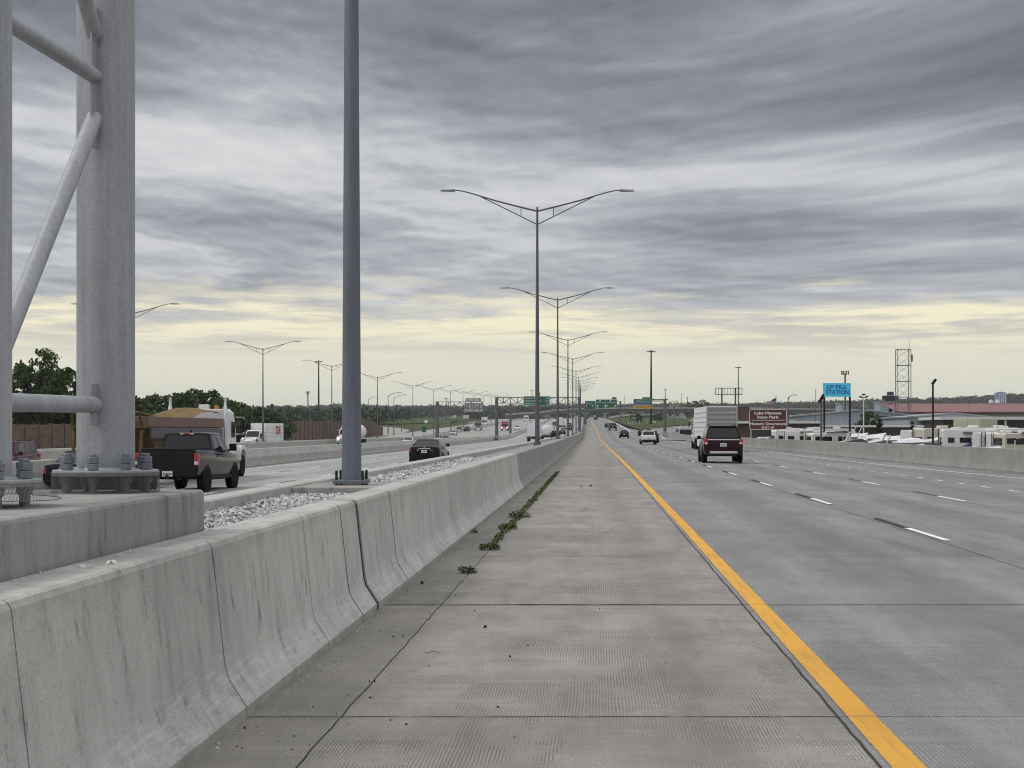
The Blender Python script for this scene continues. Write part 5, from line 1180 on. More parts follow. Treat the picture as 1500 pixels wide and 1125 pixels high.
MB().box(-11, -1.5, -3.2, -.02, GB, 1.4).build('annex', M_BRICK, t); MB().box(-11.3, -1.2, -3.6, -.02, 1.4, 2.0).build('annex_roof', M_FASCIA, t)
for x in (-1, 1.6): MB().cbox(x + 1, -2.2, 2.7, 2, 2, 1.4).build('roof_unit', M_ROOFG, t, bevel=.05)
D = 262; t = thing('showroom', 'low dealer showroom with a white canopy edge and dark window band, behind the boats', 'building', (WX(1290, D), D, 0)); s_ = F / D
x0, x1 = (1228 - 1290) / s_, (1348 - 1290) / s_
MB().box(x0, x1, 0, 16, GB, WZ(626, D)).build('wall', M_BRICK, t); MB().box(x0 - .6, x1 + .4, -1.2, 16.4, WZ(626, D), WZ(623, D)).build('canopy', M_FASCIA, t, bevel=.03)
for k in range(5): a = (1300 + k * 9 - 1290) / s_; MB().box(a, a + 7.6 / s_, -.08, 0, WZ(634, D), WZ(627.5, D)).build('window', M_WINBAND, t)
D = 300; t = gable('metal_building', 'pale blue metal building with a wide shallow gable, left of the brown glazed building', WX(1331, D), WX(1452, D), D, 40, GB, WZ(611.5, D), WZ(606.2, D), M_SIDE2, M_ROOFG, xp=WX(1397, D))
MB().box(-.6, 3.2, -.06, 0, GB, WZ(613.5, D)).build('roller_door', M_WINBAND, t); MB().box(-1.0, 3.6, -.12, -.06, WZ(613.5, D), WZ(611.8, D)).build('door_head', M_FASCIA, t)
D = 281; t = thing('glazed_building', 'long brown glazed building under a deep white fascia at the right edge', 'building', (WX(1470, D), D, 0)); s_ = F / D
MB().box((1383 - 1470) / s_, 12, 0, 30, GB, WZ(615, D)).build('wall', M_BRGLASS, t); MB().box((1376 - 1470) / s_, 12.6, -1.4, 30, WZ(615, D), WZ(610.7, D)).build('fascia', M_FASCIA, t, bevel=.03)
for x in (1470.5, 1398): MB().box((x - 1470) / s_ - .15, (x - 1470) / s_ + .15, -1.2, -.9, GB, WZ(615, D)).build('column', M_FASCIA, t)
D = 420; t = thing('warehouse', 'big warehouse with a long dull red metal roof across the right side', 'building', (WX(1420, D), D, 0)); s_ = F / D
a, b = (1318 - 1420) / s_, 62
MB().box(a + 1, b, 0, 60, GB, WZ(604.2, D)).build('wall', M_WALLGREY, t)
m = MB().hexa([(a, -.6, WZ(604.4, D)), (b + 1, -.6, WZ(604.4, D)), (b + 1, 32, WZ(592, D + 32)), (a, 32, WZ(592, D + 32)), (a, -.6, WZ(604.2, D) + .2), (b + 1, -.6, WZ(604.2, D) + .2), (b + 1, 32, WZ(591.2, D + 32)), (a, 32, WZ(591.2, D + 32))])
rf = m.build('roof', M_REDROOF, t)
for x in (1474, 1484): o = MB().lathe([(.45, 0), (.5, .5), (.75, .9), (.6, 1.6), (.1, 1.8)], ((x - 1420) / s_ + 3.5, 30, WZ(593, D + 30) - .3), n=12).build('roof_vent', M_FASCIA, rf, 40)
MB().box(a + 1, b, -.9, -.6, WZ(605, D), WZ(604.2, D)).build('gutter', plain('maroon_trim', (.12, .03, .035), .6), t)
D = 262; t = thing('brick_building', 'dark brown brick building behind the brown state park sign', 'building', (WX(1138, D), D, 0)); s_ = F / D
MB().box((1077 - 1138) / s_, (1201 - 1138) / s_, 0, 25, GB, WZ(619, D)).build('wall', M_BRICK, t); MB().box((1076 - 1138) / s_, (1203 - 1138) / s_, -.7, 25.5, WZ(620.3, D), WZ(616.8, D)).build('white_band', M_FASCIA, t)
MB().box((1079 - 1138) / s_, (1098 - 1138) / s_, .5, 20, WZ(619, D), WZ(596, D)).build('tower', M_BRICK, t)
for k in range(6): x = (1101 + k * 6.4 - 1138) / s_; MB().box(x, x + 3.4 / s_, -.07, 0, GB, WZ(630, D)).build('window', M_WINBAND, t)
# houses seen under the overpass
for i, (x, y0, y1, w_, D, lb) in enumerate(((1000, 605, 618, 13, 900, 'pale gabled house under the overpass, right of the exit gantry'), (988, 606, 618, 10, 930, 'grey gabled house left of the pale house under the overpass'), (978.5, 606.5, 617, 7, 980, 'small house right behind the column of the exit gantry'))):
    s_ = F / D; t = gable('house', lb, WX(x - w_ / 2, D), WX(x + w_ / 2, D), D, 9, WZ(y1 + 8, D), WZ((y0 + y1) / 2 + 1, D), WZ(y0, D), plain('house_wall', (.45, .45, .43), .8), M_ROOFG, 'house')
    for k in (-.25, .2): MB().box(k * w_ / s_ - .5, k * w_ / s_ + .5, -.06, 0, WZ(y1 - 2, D), WZ(y1 - 4.5, D)).build('window', M_WINBAND, t)
D = 1900; t = thing('tower_block', 'distant blue grey apartment block on the wooded ridge at far right', 'building', (WX(1468, D), D, 0)); s_ = F / D
MB().box(-7 / s_, 6.5 / s_, 0, 14, WZ(592, D), WZ(575, D)).build('wall', plain('blue_block', (.16, .22, .33), .5), t); MB().box(-4 / s_, 4 / s_, 2, 10, WZ(575, D), WZ(573.8, D)).build('plant_room', plain('blue_block', (.16, .22, .33), .5), t)
for x in (-4.2, -1.2, 2.0, 5): MB().box(x / s_ - .5, x / s_ + .5, -.2, 0, WZ(590, D), WZ(575.6, D)).build('balcony_strip', M_FASCIA, t)
D = 700; b_ = plain('blue_shed_panel', (.26, .33, .40), .6)
for x0, x1, y0, lb in ((1232, 1243, 592, 'small pale blue box building far behind the cyan sign'), (1289, 1311, 590, 'grey flat roofed building beyond the pole sign with the purple board')):
    t = thing('shed', lb, 'building', (WX((x0 + x1) / 2, D), D, 0)); s_ = F / D; h = (x1 - x0) / 2 / s_
    MB().box(-h, h, 0, 15, -1, WZ(y0, D)).build('wall', b_, t); MB().box(-h - .3, h + .3, -.3, 15.3, WZ(y0, D), WZ(y0, D) + .5).build('roof_edge', M_ROOFG, t)
# ---- overpasses
M_GIRDER = plain('dark_girder', (.07, .072, .078), .7, 0, .2, .2); 
def overpass(label, pts, depth, wid, piers, pz):
    """pts: (x, D, top z)"""
    t = thing('overpass', label, 'bridge'); mb, pb = MB(), MB(); R1, R2, R3 = [], [], []
    for x, d, z in pts:
        R1.append([(x, d, z - depth), (x, d + wid, z - depth), (x, d + wid, z - 1.0), (x, d, z - 1.0)]); R2.append([(x, d - .35, z - 1.15), (x, d - .05, z - 1.15), (x, d - .05, z), (x, d - .35, z)])
    MB().loft(R1).build('deck', M_GIRDER, t); MB().loft(R2).build('parapet', M_CONC_TOP, t)
    for x in piers:
        d = np.interp(x, [p[0] for p in pts], [p[1] for p in pts]); z = np.interp(x, [p[0] for p in pts], [p[2] for p in pts])
        m = MB().box(x - .9, x + .9, d + 1, d + 2.6, pz, z - depth); m.box(x - 2.6, x + 2.6, d + .6, d + 3, z - depth - 1.2, z - depth); m.build('pier', M_CONC_TOP, t)
    return t
D = 1120; overpass('long dark overpass crossing the whole road in the distance', [(WX(x, D), D, WZ(y, D)) for x, y in ((740, 606), (792, 602.5), (815, 599.5), (850, 597.6), (900, 596.6), (1000, 596.4), (1100, 596.8), (1200, 598.2), (1300, 600.5))], 3.2, 12, [WX(x, D) for x in (800, 838, 858, 886, 912, 939, 968, 1040, 1110, 1170, 1230, 1280)], 4)
D = 930; overpass('lower curved ramp bridge beyond the gore grass', [(WX(x, D), D + q, WZ(y, D)) for x, y, q in ((886, 611.5, 60), (896, 609, 25), (908, 607.4, 5), (925, 606.4, 0), (945, 605.8, 0), (962, 605.4, 0))], 1.7, 8, [WX(x, D) for x in (905, 927, 946)], 5)
# ---- brown noise wall behind the outer carriageway
def mat_noisewall():
    m, t = newmat('noise_wall_panel'); P = t.n('NewGeometry').outputs['Position']
    s = t.n('SeparateXYZ', {0: P}); a = t.noise(t.map(P, (.4, .4, 2.6)), 1.3, 6, .65, .6); b = t.noise(P, .12, 4)
    c = t.ramp(a, [(.3, (.075, .052, .042)), (.5, (.125, .088, .07)), (.72, (.175, .125, .098))]); c = t.mix(.7, c, t.ramp(b, [(.3, .75), (.7, 1.2)]), 'MULTIPLY'); finish(t, c, .9, 0, a, .5, .1, spec=.2); return m
M_NWALL = mat_noisewall(); M_NPOST = plain('noise_wall_post', (.11, .075, .06), .85)
t = thing('noise_wall', 'long brown panelled noise wall along the far left of the road', 'noise wall')
WP = [(-58.5, 100, 2.05), (-61, 150, 2.15), (-62.5, 200, 2.5), (-62.5, 260, 3.0), (-62.3, 330, 3.6), (-62, 400, 4.1), (-62, 436, 4.35)]
def wp(d): return np.interp(d, [p[1] for p in WP], [p[0] for p in WP]), np.interp(d, [p[1] for p in WP], [p[2] for p in WP])
d = 100.0; pan = MB(); posts = []
while d < 436:
    e = min(d + 4.6, 436); (xa, za), (xb, zb) = wp(d), wp(e)
    z0 = zopp(0, d) - 1; za = zb = round((za + zb) / 2, 1)
    pan.hexa([(xa - .1, d + .14, z0), (xa + .1, d + .14, z0), (xb + .1, e - .14, z0), (xb - .1, e - .14, z0), (xa - .1, d + .14, za), (xa + .1, d + .14, za), (xb + .1, e - .14, zb), (xb - .1, e - .14, zb)])
    posts.append((xa, d, za, z0)); d = e
posts.append((xb, 436, zb, z0))
pan.build('panels', M_NWALL, t)
for x, d, z, z0 in posts: MB().box(x - .22, x + .22, d - .139, d + .139, z0, z + .08).build('post', M_NPOST, t)
rt = MB().loft([[(x - 14, y, z0) for z0 in (-2,)] + [(x - 13.8, y, -2), (x - 13.8, y, z), (x - 14, y, z)] for x, y, z in ((-48, 438, 4.2), (-48.5, 452, 4.0))])
# return leg of the wall turning away at its end
pan = MB(); pan.hexa([(-62, 436.2, -1), (-61.8, 436.2, -1), (-61.3, 452, -1), (-61.5, 452, -1), (-62, 436.2, 4.2), (-61.8, 436.2, 4.2), (-61.3, 452, 2.6), (-61.5, 452, 2.6)]); pan.build('end_panel', M_NWALL, t)
# ================================================================ CAMPERS AND BOATS ON THE DEALER LOT
M_RV = plain('camper_white', (.62, .62, .61), .45, 0, .08, .7); M_RV2 = plain('camper_cream', (.50, .47, .40), .5, 0, .1, .7); M_STRIPE = plain('camper_stripe', (.12, .13, .16), .5); M_COVER = plain('white_boat_cover', (.66, .67, .69), .6, 0, .08, .8); M_HULL = plain('boat_hull_white', (.63, .64, .65), .3, 0, .06); M_CANVAS = plain('dark_canvas', (.03, .033, .04), .8)
LZ = -1.15
def camper(label, x, D, L_, h, rz=0, front=True, mat=None, group='campers parked on the dealer lot'):
    t = thing('camper', label, 'camper', (WX(x, D), D, LZ), rz, group); mat = mat or M_RV; l = L_ / 2
    # long axis along local x, side facing -y
    MB().prism([(-l, .55), (l * .86, .55), (l, 1.1), (l, h - .55), (l * .90, h - .06), (l * .8, h), (-l * .95, h), (-l, h - .15)], -1.2, 1.2).build('body', mat, t, bevel=.05)
    MB().prism([(-l * .2, .95), (l * .98, 1.35), (l * .98, 1.65), (-l * .1, 1.1)], -1.215, -1.2).build('stripe', M_STRIPE, t); MB().prism([(-l * .95, .75), (l * .8, .75), (l * .8, .9), (-l * .95, .9)], -1.214, -1.2).build('stripe', M_STRIPE, t)
    for a, w_ in ((-.72, rnd.uniform(.4, .9)), (-.15 + rnd.uniform(-.1, .1), rnd.uniform(.5, .9)), (.62, .5)): MB().box(a * l - w_ / 2, a * l + w_ / 2, -1.225, -1.2, 1.85, 2.25).build('window', M_GLASS, t, bevel=.01)
    d = MB().box(.22 * l, .22 * l + .7, -1.225, -1.2, .7, 2.5).build('door', mat, t); MB().box(.22 * l + .15, .22 * l + .55, -1.235, -1.225, 1.65, 2.25).build('door_window', M_GLASS, d)
    MB().box(-l - .02, -l, -.75, .75, 1.75, 2.25).build('rear_window', M_GLASS, t)
    m = MB(); m.tube([(-l - .08, .7, .7), (-l - .08, .7, h)], .025, 5); m.tube([(-l - .08, 1.0, .7), (-l - .08, 1.0, h)], .025, 5)
    for q_ in range(6): m.tube([(-l - .08, .7, .9 + q_ * .35), (-l - .08, 1.0, .9 + q_ * .35)], .018, 4)
    m.build('ladder', M_DARKSTEEL, t)
    for s_ in (-1, 1): MB().cbox(-l - .02, s_ * 1.0, 1.2, .05, .14, .4).build('tail_light', M_TAIL, t)
    if rnd.random() < .6: MB().box(-.62 * l, -.02 * l, -1.42, -1.2, .9, h - .5).build('slide_out', mat, t, bevel=.02); MB().box(-.6 * l, -.04 * l, -1.435, -1.42, 1.8, 2.2).build('slide_window', M_GLASS, t)
    c_ = rnd.choice((M_STRIPE, M_STRIPE, plain('camper_stripe_blue', (.05, .09, .2), .5), plain('camper_stripe_tan', (.22, .15, .09), .5)))
    MB().prism([(-l * .98, 1.45), (-l * .3, 1.6), (l * .5, h - .5), (l * .8, h - .5), (-l * .1, 1.5), (-l * .98, 1.3)], -1.212, -1.2).build('swoosh', c_, t)
    MB().box(l - .0, l + .03, -.8, .8, 1.7, 2.3).build('front_window', M_GLASS, t)
    for a in ((-.4, .35) if L_ > 5 else (.1,)): MB().cbox(a * l, 0, h + .11, .8, .7, .22).build('roof_unit', M_FASCIA, t, bevel=.06)
    for sx in (-.55, .1):
        for s in (-1, 1): MB().lathe([(.2, -.1), (.34, -.1), (.34, .1), (.2, .1)], (sx * l, s * 1.1, .34), 'y', 16).build('wheel', M_TYRE, t, 40)
    MB().tube([(l, -.3, .5), (l + 1.1, 0, .5), (l, .3, .5)], .05, 6).build('drawbar', M_DARKSTEEL, t)
    MB().prism([(-l * .3, 2.55), (l * .75, 2.55), (l * .75, 2.7), (-l * .3, 2.7)], -1.34, -1.2).build('awning', M_STRIPE if front else M_FASCIA, t)
    return t
CA = [(1147, 182, 4.2, 2.7, 84, M_RV, 'white camper end on, just right of the brown sign'), (1163, 170, 4.6, 2.85, 6, M_RV, 'white camper side on, second to the right of the brown sign'), (1182, 160, 4.4, 2.7, -8, M_RV, 'white camper side on, right below the grey pole light'), (1197, 150, 4.0, 2.6, 80, M_RV2, 'cream camper end on, left post of the cyan sign before it'), (1213, 148, 3.8, 2.55, 10, M_RV, 'white camper under the cyan sign between its posts'),
  (1172, 205, 7.5, 3.0, -3, M_RV, 'long white camper in the back row right of the brown sign'), (1212, 200, 7.0, 3.05, 4, M_RV, 'long white camper in the back row under the cyan sign'),
  (1345, 142, 3.4, 2.85, 95, M_RV, 'white camper end on with a dark window, left of the black pole light'), (1377, 134, 4.0, 3.0, 12, M_RV2, 'cream camper with a swooping stripe, right of the black pole light'), (1399, 128, 3.0, 2.85, 78, M_RV, 'white camper end on between the cream camper and the long white one'), (1420, 124, 4.4, 2.9, -5, M_RV, 'white camper with a small dark door window, before the cream container'), (1445, 140, 6.0, 3.05, 2, M_RV, 'tall white camper behind, right of the cream container'),
  (1452, 120, 2.9, 2.7, 86, M_RV, 'white camper end on, above the long white wrapped hull'), (1474, 117, 3.0, 2.6, 88, M_RV, 'white camper end on near the right edge of the frame'), (1497, 113, 3.6, 2.6, 8, M_RV2, 'cream camper cut off by the right edge of the frame'), (1490, 140, 6.5, 3.0, 4, M_RV, 'white camper roof showing under the brown glazed building')]
for x, D, L_, h, rz, m_, lb in CA: camper(lb, x, D, L_, h, R(rz), mat=m_)
def boat(label, x, D, L_, z, rz=0, canvas=True, group='boats parked on the dealer lot', tower=False):
    t = thing('boat', label, 'boat', (WX(x, D), D, LZ), rz, group); l = L_ / 2
    rings = []
    for u, w_, zb, zt in ((-1, .95, .35, 1.1), (-.5, 1.1, .25, 1.12), (.2, 1.1, .2, 1.2), (.65, .8, .3, 1.32), (.9, .4, .6, 1.42), (1, .05, 1.2, 1.46)):
        rings.append([(u * l, -w_, zt), (u * l, -w_ * .85, (zb + zt) / 2), (u * l, 0, zb), (u * l, w_ * .85, (zb + zt) / 2), (u * l, w_, zt), (u * l, 0, zt + .12)])
    MB().loft([[(a, b, c + z) for a, b, c in r_] for r_ in rings]).build('hull', M_HULL, t, 40)
    MB().loft([[(u * l, -w_, .98 + z), (u * l, w_, .98 + z), (u * l, w_, 1.07 + z), (u * l, -w_, 1.07 + z)] for u, w_ in ((-1.0, .985), (-.5, 1.13), (.2, 1.125), (.6, .87))]).build('rub_rail', M_STRIPE, t)
    MB().loft([[(-.7 * l, -.7, 1.1 + z), (-.7 * l, .7, 1.1 + z), (-.68 * l, .55, 1.32 + z + .25 * canvas), (-.68 * l, -.55, 1.32 + z + .25 * canvas)], [(-.05 * l, -.8, 1.12 + z), (-.05 * l, .8, 1.12 + z), (-.1 * l, .5, 1.5 + z + .3 * canvas), (-.1 * l, -.5, 1.5 + z + .3 * canvas)], [(.3 * l, -.6, 1.2 + z), (.3 * l, .6, 1.2 + z), (.24 * l, .25, 1.3 + z), (.24 * l, -.25, 1.3 + z)]]).build('canopy', M_CANVAS if canvas else M_COVER, t, 40)
    m = MB().box(-l * .8, l * .7, -.7, .7, z - .05, z + .2)
    m.build('trailer_frame', M_DARKSTEEL, t)
    for s in (-1, 1): MB().lathe([(.15, -.1), (.3, -.1), (.3, .1), (.15, .1)], (-l * .3, s * .95, .3), 'y', 16).build('wheel', M_TYRE, t, 40)
    if z > .2:
        m = MB()
        for u in (-.6, .4): m.box(u * l - .06, u * l + .06, -.6, .6, .1, z)
        m.build('stand', M_DARKSTEEL, t)
    if tower: MB().tube([(-.3 * l, -.95, 1.15 + z), (-.1 * l, -.9, 2.2 + z), (-.1 * l, .9, 2.2 + z), (-.3 * l, .95, 1.15 + z)], .06, 8).build('tower_arch', M_ALU, t)
    return t
BO = [(1232, 152, 5.2, .5, 4, True, False, 'white boat with dark canvas right behind the right post of the cyan sign'), (1249, 138, 5.0, .45, -6, False, True, 'white boat with a curved tower arch, right of the cyan sign'), (1266, 131, 5.4, .3, 5, True, False, 'white boat with a short black cover, left of the white three headed pole'),
  (1287, 127, 5.6, .35, 176, False, False, 'long white boat with a pale cover, in front of the dark conifer'), (1305, 122, 5.2, .2, 3, True, True, 'white boat with black canvas and a tower arch, right of the dark conifer'), (1322, 116, 5.6, .1, 178, False, False, 'low white boat with a pale cover, below the thin conifer'), (1343, 130, 4.6, .7, 25, False, False, 'white cabin boat showing its raised front, left of the black pole light'),
  (1262, 168, 5.5, 1.0, 10, False, True, 'white boat raised on a stand behind the front row, with an arch'), (1296, 158, 5.4, .9, -8, False, False, 'white boat raised on a stand in front of the showroom windows'), (1240, 176, 5.2, 1.0, 15, True, False, 'white boat with dark canvas raised behind the cyan sign'), (1318, 146, 5.0, .8, 8, False, False, 'white boat raised on a stand, just left of the thin conifer'), (1379, 112, 4.8, .1, -4, True, False, 'low white boat with dark canvas just right of the black pole light')]
for x, D, L_, z, rz, cv, tw_, lb in BO: boat(lb, x, D, L_, z, R(rz), cv, tower=tw_)
# the long shrink-wrapped hull lying along the barrier, the container, lot pickups
t = thing('wrapped_boat', 'long low white shrink wrapped hull just over the right barrier', 'boat', (WX(1415, 108), 108, LZ), R(-2))
MB().loft([[(x, -w_, .5), (x, -w_ * 1.0, 1.0 * k), (x, -w_ * .5, 1.42 * k), (x, 0, 1.55 * k), (x, w_ * .5, 1.42 * k), (x, w_, 1.0 * k), (x, w_, .5)] for x, w_, k in ((-4.7, .1, .86), (-4.2, .6, .9), (-2.4, 1.1, .98), (.5, 1.2, 1.06), (2.3, 1.15, 1.1), (2.4, 1.1, 1.06))]).build('cover', M_COVER, t, 50)
MB().box(-2.6, 1.6, -.8, .8, .2, .5).build('trailer_frame', M_DARKSTEEL, t)
t = thing('shipping_container', 'tall cream container box with open doors behind the campers', 'container', (WX(1421, 170), 170, LZ), R(-28)); M_CREAM = mat_siding('cream_container', (.47, .46, .37), .5, 0, .8)
MB().box(-1.5, 1.5, -1.2, 6, 0, WZ(613.5, 170) - LZ).build('box', M_CREAM, t, bevel=.03)
for s in (-1, 1): MB().box(*sorted((s * .02, s * 1.45)), -1.28, -1.2, .1, WZ(614.5, 170) - LZ).build('door', M_CREAM, t)
gp = 'trucks parked on the dealer lot'
for x, D, p, k, h, lb in ((1117, 220, P_WHITE, 'suv', 80, 'white vehicle parked beneath the brown sign'), (1132, 214, P_WHITE, 'pickup', 85, 'white pickup parked at the right hand post of the brown sign'), (1327, 150, P_CHAR, 'pickup', 70, 'dark pickup parked behind the boats, below the conifers')):
    car('parked_vehicle', lb, 'parked vehicle', k, p, (WX(x, D), D, LZ), R(h), gp)

# ================================================================ TREES
def leaf_quad(mb, c, s, flat=.0):
    d = Vector((rnd.gauss(0, 1), rnd.gauss(0, 1), rnd.gauss(0, .8))).normalized(); u = d.orthogonal().normalized(); u = Matrix.Rotation(rnd.uniform(0, 6.28), 3, d) @ u; v = d.cross(u)
    k = rnd.uniform(.45, .8); c = Vector(c)
    mb.add([c - u * s, c - v * s * k + u * s * .1, c + u * s, c + v * s * k - u * s * .15], [(0, 1, 2, 3)])
def crown_mesh(H, Wd, n_cl, per, ls, base=.25, seed=1, shape='round'):
    r0 = rnd.getstate(); rnd.seed(seed); mb = MB(); cl = []
    for i in range(n_cl):
        for _ in range(30):
            u = Vector((rnd.uniform(-1, 1), rnd.uniform(-1, 1), rnd.uniform(-1, 1)))
            if u.length < 1 and u.length > .35: break
        z = base + (1 - base) * (u.z * .5 + .5)
        if shape == 'cone': w_ = (1 - (z - base) / (1 - base)) * .95 + .05; u.x, u.y = u.x * w_, u.y * w_
        elif shape == 'tall': w_ = .55 + .45 * math.sin(min(1, (z - base) / (1 - base) * 1.15) * math.pi); u.x, u.y = u.x * w_, u.y * w_
        cl.append((u.x * Wd / 2 * rnd.uniform(.75, 1.12), u.y * Wd / 2 * rnd.uniform(.75, 1.12), z * H * rnd.uniform(.95, 1.04), rnd.uniform(.55, 1.15)))
    for x, y, z, k in cl:
        cr = Wd * (.13 if shape != 'cone' else .11) * k
        for j in range(int(per * k)):
            v = Vector((rnd.gauss(0, 1), rnd.gauss(0, 1), rnd.gauss(0, 1))).normalized() * cr * rnd.random() ** .4
            leaf_quad(mb, (x + v.x, y + v.y, z + v.z * .75), ls * rnd.uniform(.6, 1.3))
    rnd.setstate(r0); return mb, cl
def make_tree(name, H, Wd, n_cl, per, ls, mat, base=.25, seed=1, shape='round'):
    t = thing(name, '', 'tree'); mb, cl = crown_mesh(H, Wd, n_cl, per, ls, base, seed, shape)
    tr = MB().tube([(0, 0, -1.5), (.1, 0, H * .2), (-.1, .1, H * .5), (.05, 0, H * .86)], [H * .022, H * .018, H * .012, H * .003], 8)
    for x, y, z, k in cl[::3]:
        zs = max(H * .16, z - math.hypot(x, y) * .9 - H * .05); tr.tube([(0, 0, zs), (x * .5, y * .5, (zs + z) / 2 + .3), (x, y, z)], [H * .008, H * .005, H * .0015], 5)
    trk = tr.build('trunk', M_BARK, t, 60); mb.build('crown', mat, t)
    return t
protos = [make_tree('broadleaf_tree', 12.5, 9.5, 46, 80, .30, M_LEAF, .2, 11), make_tree('broadleaf_tree', 11, 7.5, 36, 80, .28, M_LEAF2, .18, 12, 'tall'), make_tree('broadleaf_tree', 13.5, 8.5, 34, 60, .28, M_LEAF, .3, 13, 'tall'), make_tree('broadleaf_tree', 9.5, 10, 52, 85, .30, M_LEAF, .08, 14)]
used = [False] * 4
def put_tree(k, x, ytop, D, lb, group, sx=1.0, rz=None, zb=None):
    p = protos[k]; o = p if not used[k] else copy_tree(p); used[k] = True
    zb = ground_z(WX(x, D), D) if zb is None else zb; H = (12.5, 11, 13.5, 9.5)[k]; s = (WZ(ytop, D) - zb) / H
    o.location = (WX(x, D), D, zb); o.scale = (s * sx, s * sx, s); o.rotation_euler = (0, 0, rnd.uniform(0, 6.28) if rz is None else rz); o['label'] = lb; o['group'] = group; o['category'] = 'tree'; return o
gt = 'trees behind the brown noise wall'
row = [(-14, 540, 205, 2, 1.2), (18, 545, 215, 0, 1.0), (36, 523, 200, 1, .8), (66, 514, 200, 2, .95), (78, 520, 210, 2, .9), (98, 538, 205, 3, .9), (122, 548, 215, 0, 1), (160, 560, 230, 0, 1.1), (202, 577, 235, 1, 1.2), (222, 572, 240, 1, 1.0), (243, 579, 245, 3, 1.2), (262, 575, 235, 3, 1.1), (281, 569, 240, 3, 1.25), (297, 575, 250, 0, 1.1), (316, 576, 255, 1, 1.1), (333, 580, 260, 1, 1), (342, 588, 265, 3, 1.1), (376, 596, 285, 3, 1.3), (392, 600, 285, 3, 1.2), (5, 566, 215, 3, 1.2), (50, 570, 225, 3, 1.3), (90, 572, 215, 3, 1.3), (410, 606, 310, 0, 1.4), (355, 600, 280, 1, 1.3)]
lbs = ['tree cut off by the left edge, between the big columns', 'leafy tree at the left between the big columns, left of the tallest', 'airy light green tree left of the tallest tree', 'tallest thin crowned tree seen between the two big steel columns', 'ragged tree touching the right side of the tallest tree', 'dense tree just left of the second steel column', 'tree mostly hidden behind the second steel column, left half', 'tree hidden behind the right half of the second steel column', 'bushy pale tree just right of the second steel column', 'light green tree second right of the second steel column', 'dark low tree above the dump trailer rear', 'dark rounded tree above the soil heap, left one', 'large dark rounded tree above the soil heap', 'dark tree right of the rounded tree above the soil heap', 'light tree above the white tractor cab', 'light feathery tree right of the tractor exhaust stack', 'low dark tree behind the tractor mirror', 'low round tree left of the first full lamp post', 'low round tree right of the first full lamp post', 'low dark tree filling the gap at the far left edge', 'low bush tree below the tallest tree', 'low wide tree below the dense tree by the second column', 'low dark tree above the white box truck', 'low pale tree between the tractor and the box truck']
for (x, yt, D, k, sx), lb in zip(row, lbs): put_tree(k, x, yt, D, lb, gt, sx)
put_tree(3, 1272, 602, 300, 'round bright green tree beside the white three headed pole light', 'trees on the dealer lot', .75, zb=-1.2)
put_tree(3, 1402, 618, 270, 'dark spreading tree against the pale blue metal building', 'trees on the dealer lot', 1.2, zb=-1.2)
con = make_tree('conifer_tree', 7, 4.2, 46, 46, .2, M_LEAF3, .05, 21, 'cone')
for i, (x, yt, D, lb) in enumerate(((1288, 613, 205, 'dark pointed conifer in front of the showroom, left one'), (1336, 617, 205, 'thin conifer in front of the showroom, right one'))):
    o = con if i == 0 else copy_tree(con); zb = -1.2; s = (WZ(yt, D) - zb) / 7; o.location = (WX(x, D), D, zb); o.scale = (s * (1, .8)[i], s * (1, .8)[i], s); o['label'] = lb; o['group'] = 'conifers on the dealer lot'
for i, (x, yt, D, k, sx, lb) in enumerate(((968, 603, 700, 0, 1.2, 'dark tree under the overpass left of the exit gantry column'), (962, 606, 720, 3, 1.0, 'low dark tree under the overpass beside the black mast'), (1030, 585, 1150, 0, 1.2, 'ragged tree above the overpass left of the semi trailer'), (1018, 587, 1150, 3, 1.4, 'round tree above the overpass, left of the ragged one'), (932, 606, 640, 3, 1.5, 'low bush mass behind the green exit sign'))):
    put_tree(k, x, yt, D, lb, 'trees around the interchange', sx, zb=grade(min(D, 1200)) - (1 if D < 1000 else -2))
# ---- far woods that read as one mass
def wood(name, spots, per, ls):
    mb = MB()
    for x, d, z, h, w_ in spots:
        for j in range(per):
            v = Vector((rnd.gauss(0, 1), rnd.gauss(0, 1), rnd.gauss(0, 1))).normalized() * (rnd.random() ** .33)
            leaf_quad(mb, (x + v.x * w_ / 2, d + v.y * w_ / 2, z + h * .5 + v.z * h * .5), ls * rnd.uniform(.6, 1.3))
    return stuff(mb.build(name, M_WOODS))
sp = []
for i in range(1500):
    d = rnd.uniform(1750, 2500); x = d * rnd.uniform(-.42, .31); h = rnd.uniform(6, 10); sp.append((x, d, ground_z(x, d) - 1, h, h * rnd.uniform(1.2, 2.2)))
for i in range(900):   # ridge line
    d = rnd.uniform(2350, 2480); x = d * rnd.uniform(-.42, .31); h = rnd.uniform(6, 12); sp.append((x, d, ground_z(x, d) - 1, h, h * rnd.uniform(1.2, 2.6)))
wood('hill_woods', sp, 75, 1.5)
sp = []
for i in range(800):
    d = rnd.uniform(640, 1500); a = rnd.uniform(-.40, -.075); x = d * a
    if x > -95 - (d - 640) * .06: continue
    h = rnd.uniform(7, 12); sp.append((x, d, ground_z(x, d) - 1, h, h * rnd.uniform(.9, 1.5)))
for i in range(260):
    d = rnd.uniform(1180, 1500); x = d * rnd.uniform(-.08, .2)
    h = rnd.uniform(7, 12); sp.append((x, d, ground_z(x, d) - 1, h, h * rnd.uniform(.9, 1.5)))
for i in range(160):
    d = rnd.uniform(300, 620); x = -85 - (d - 300) * .12 - rnd.uniform(0, 60); h = rnd.uniform(6, 10); sp.append((x, d, ground_z(x, d) - 1, h, h * rnd.uniform(.9, 1.4)))
wood('lowland_woods', sp, 70, .95)
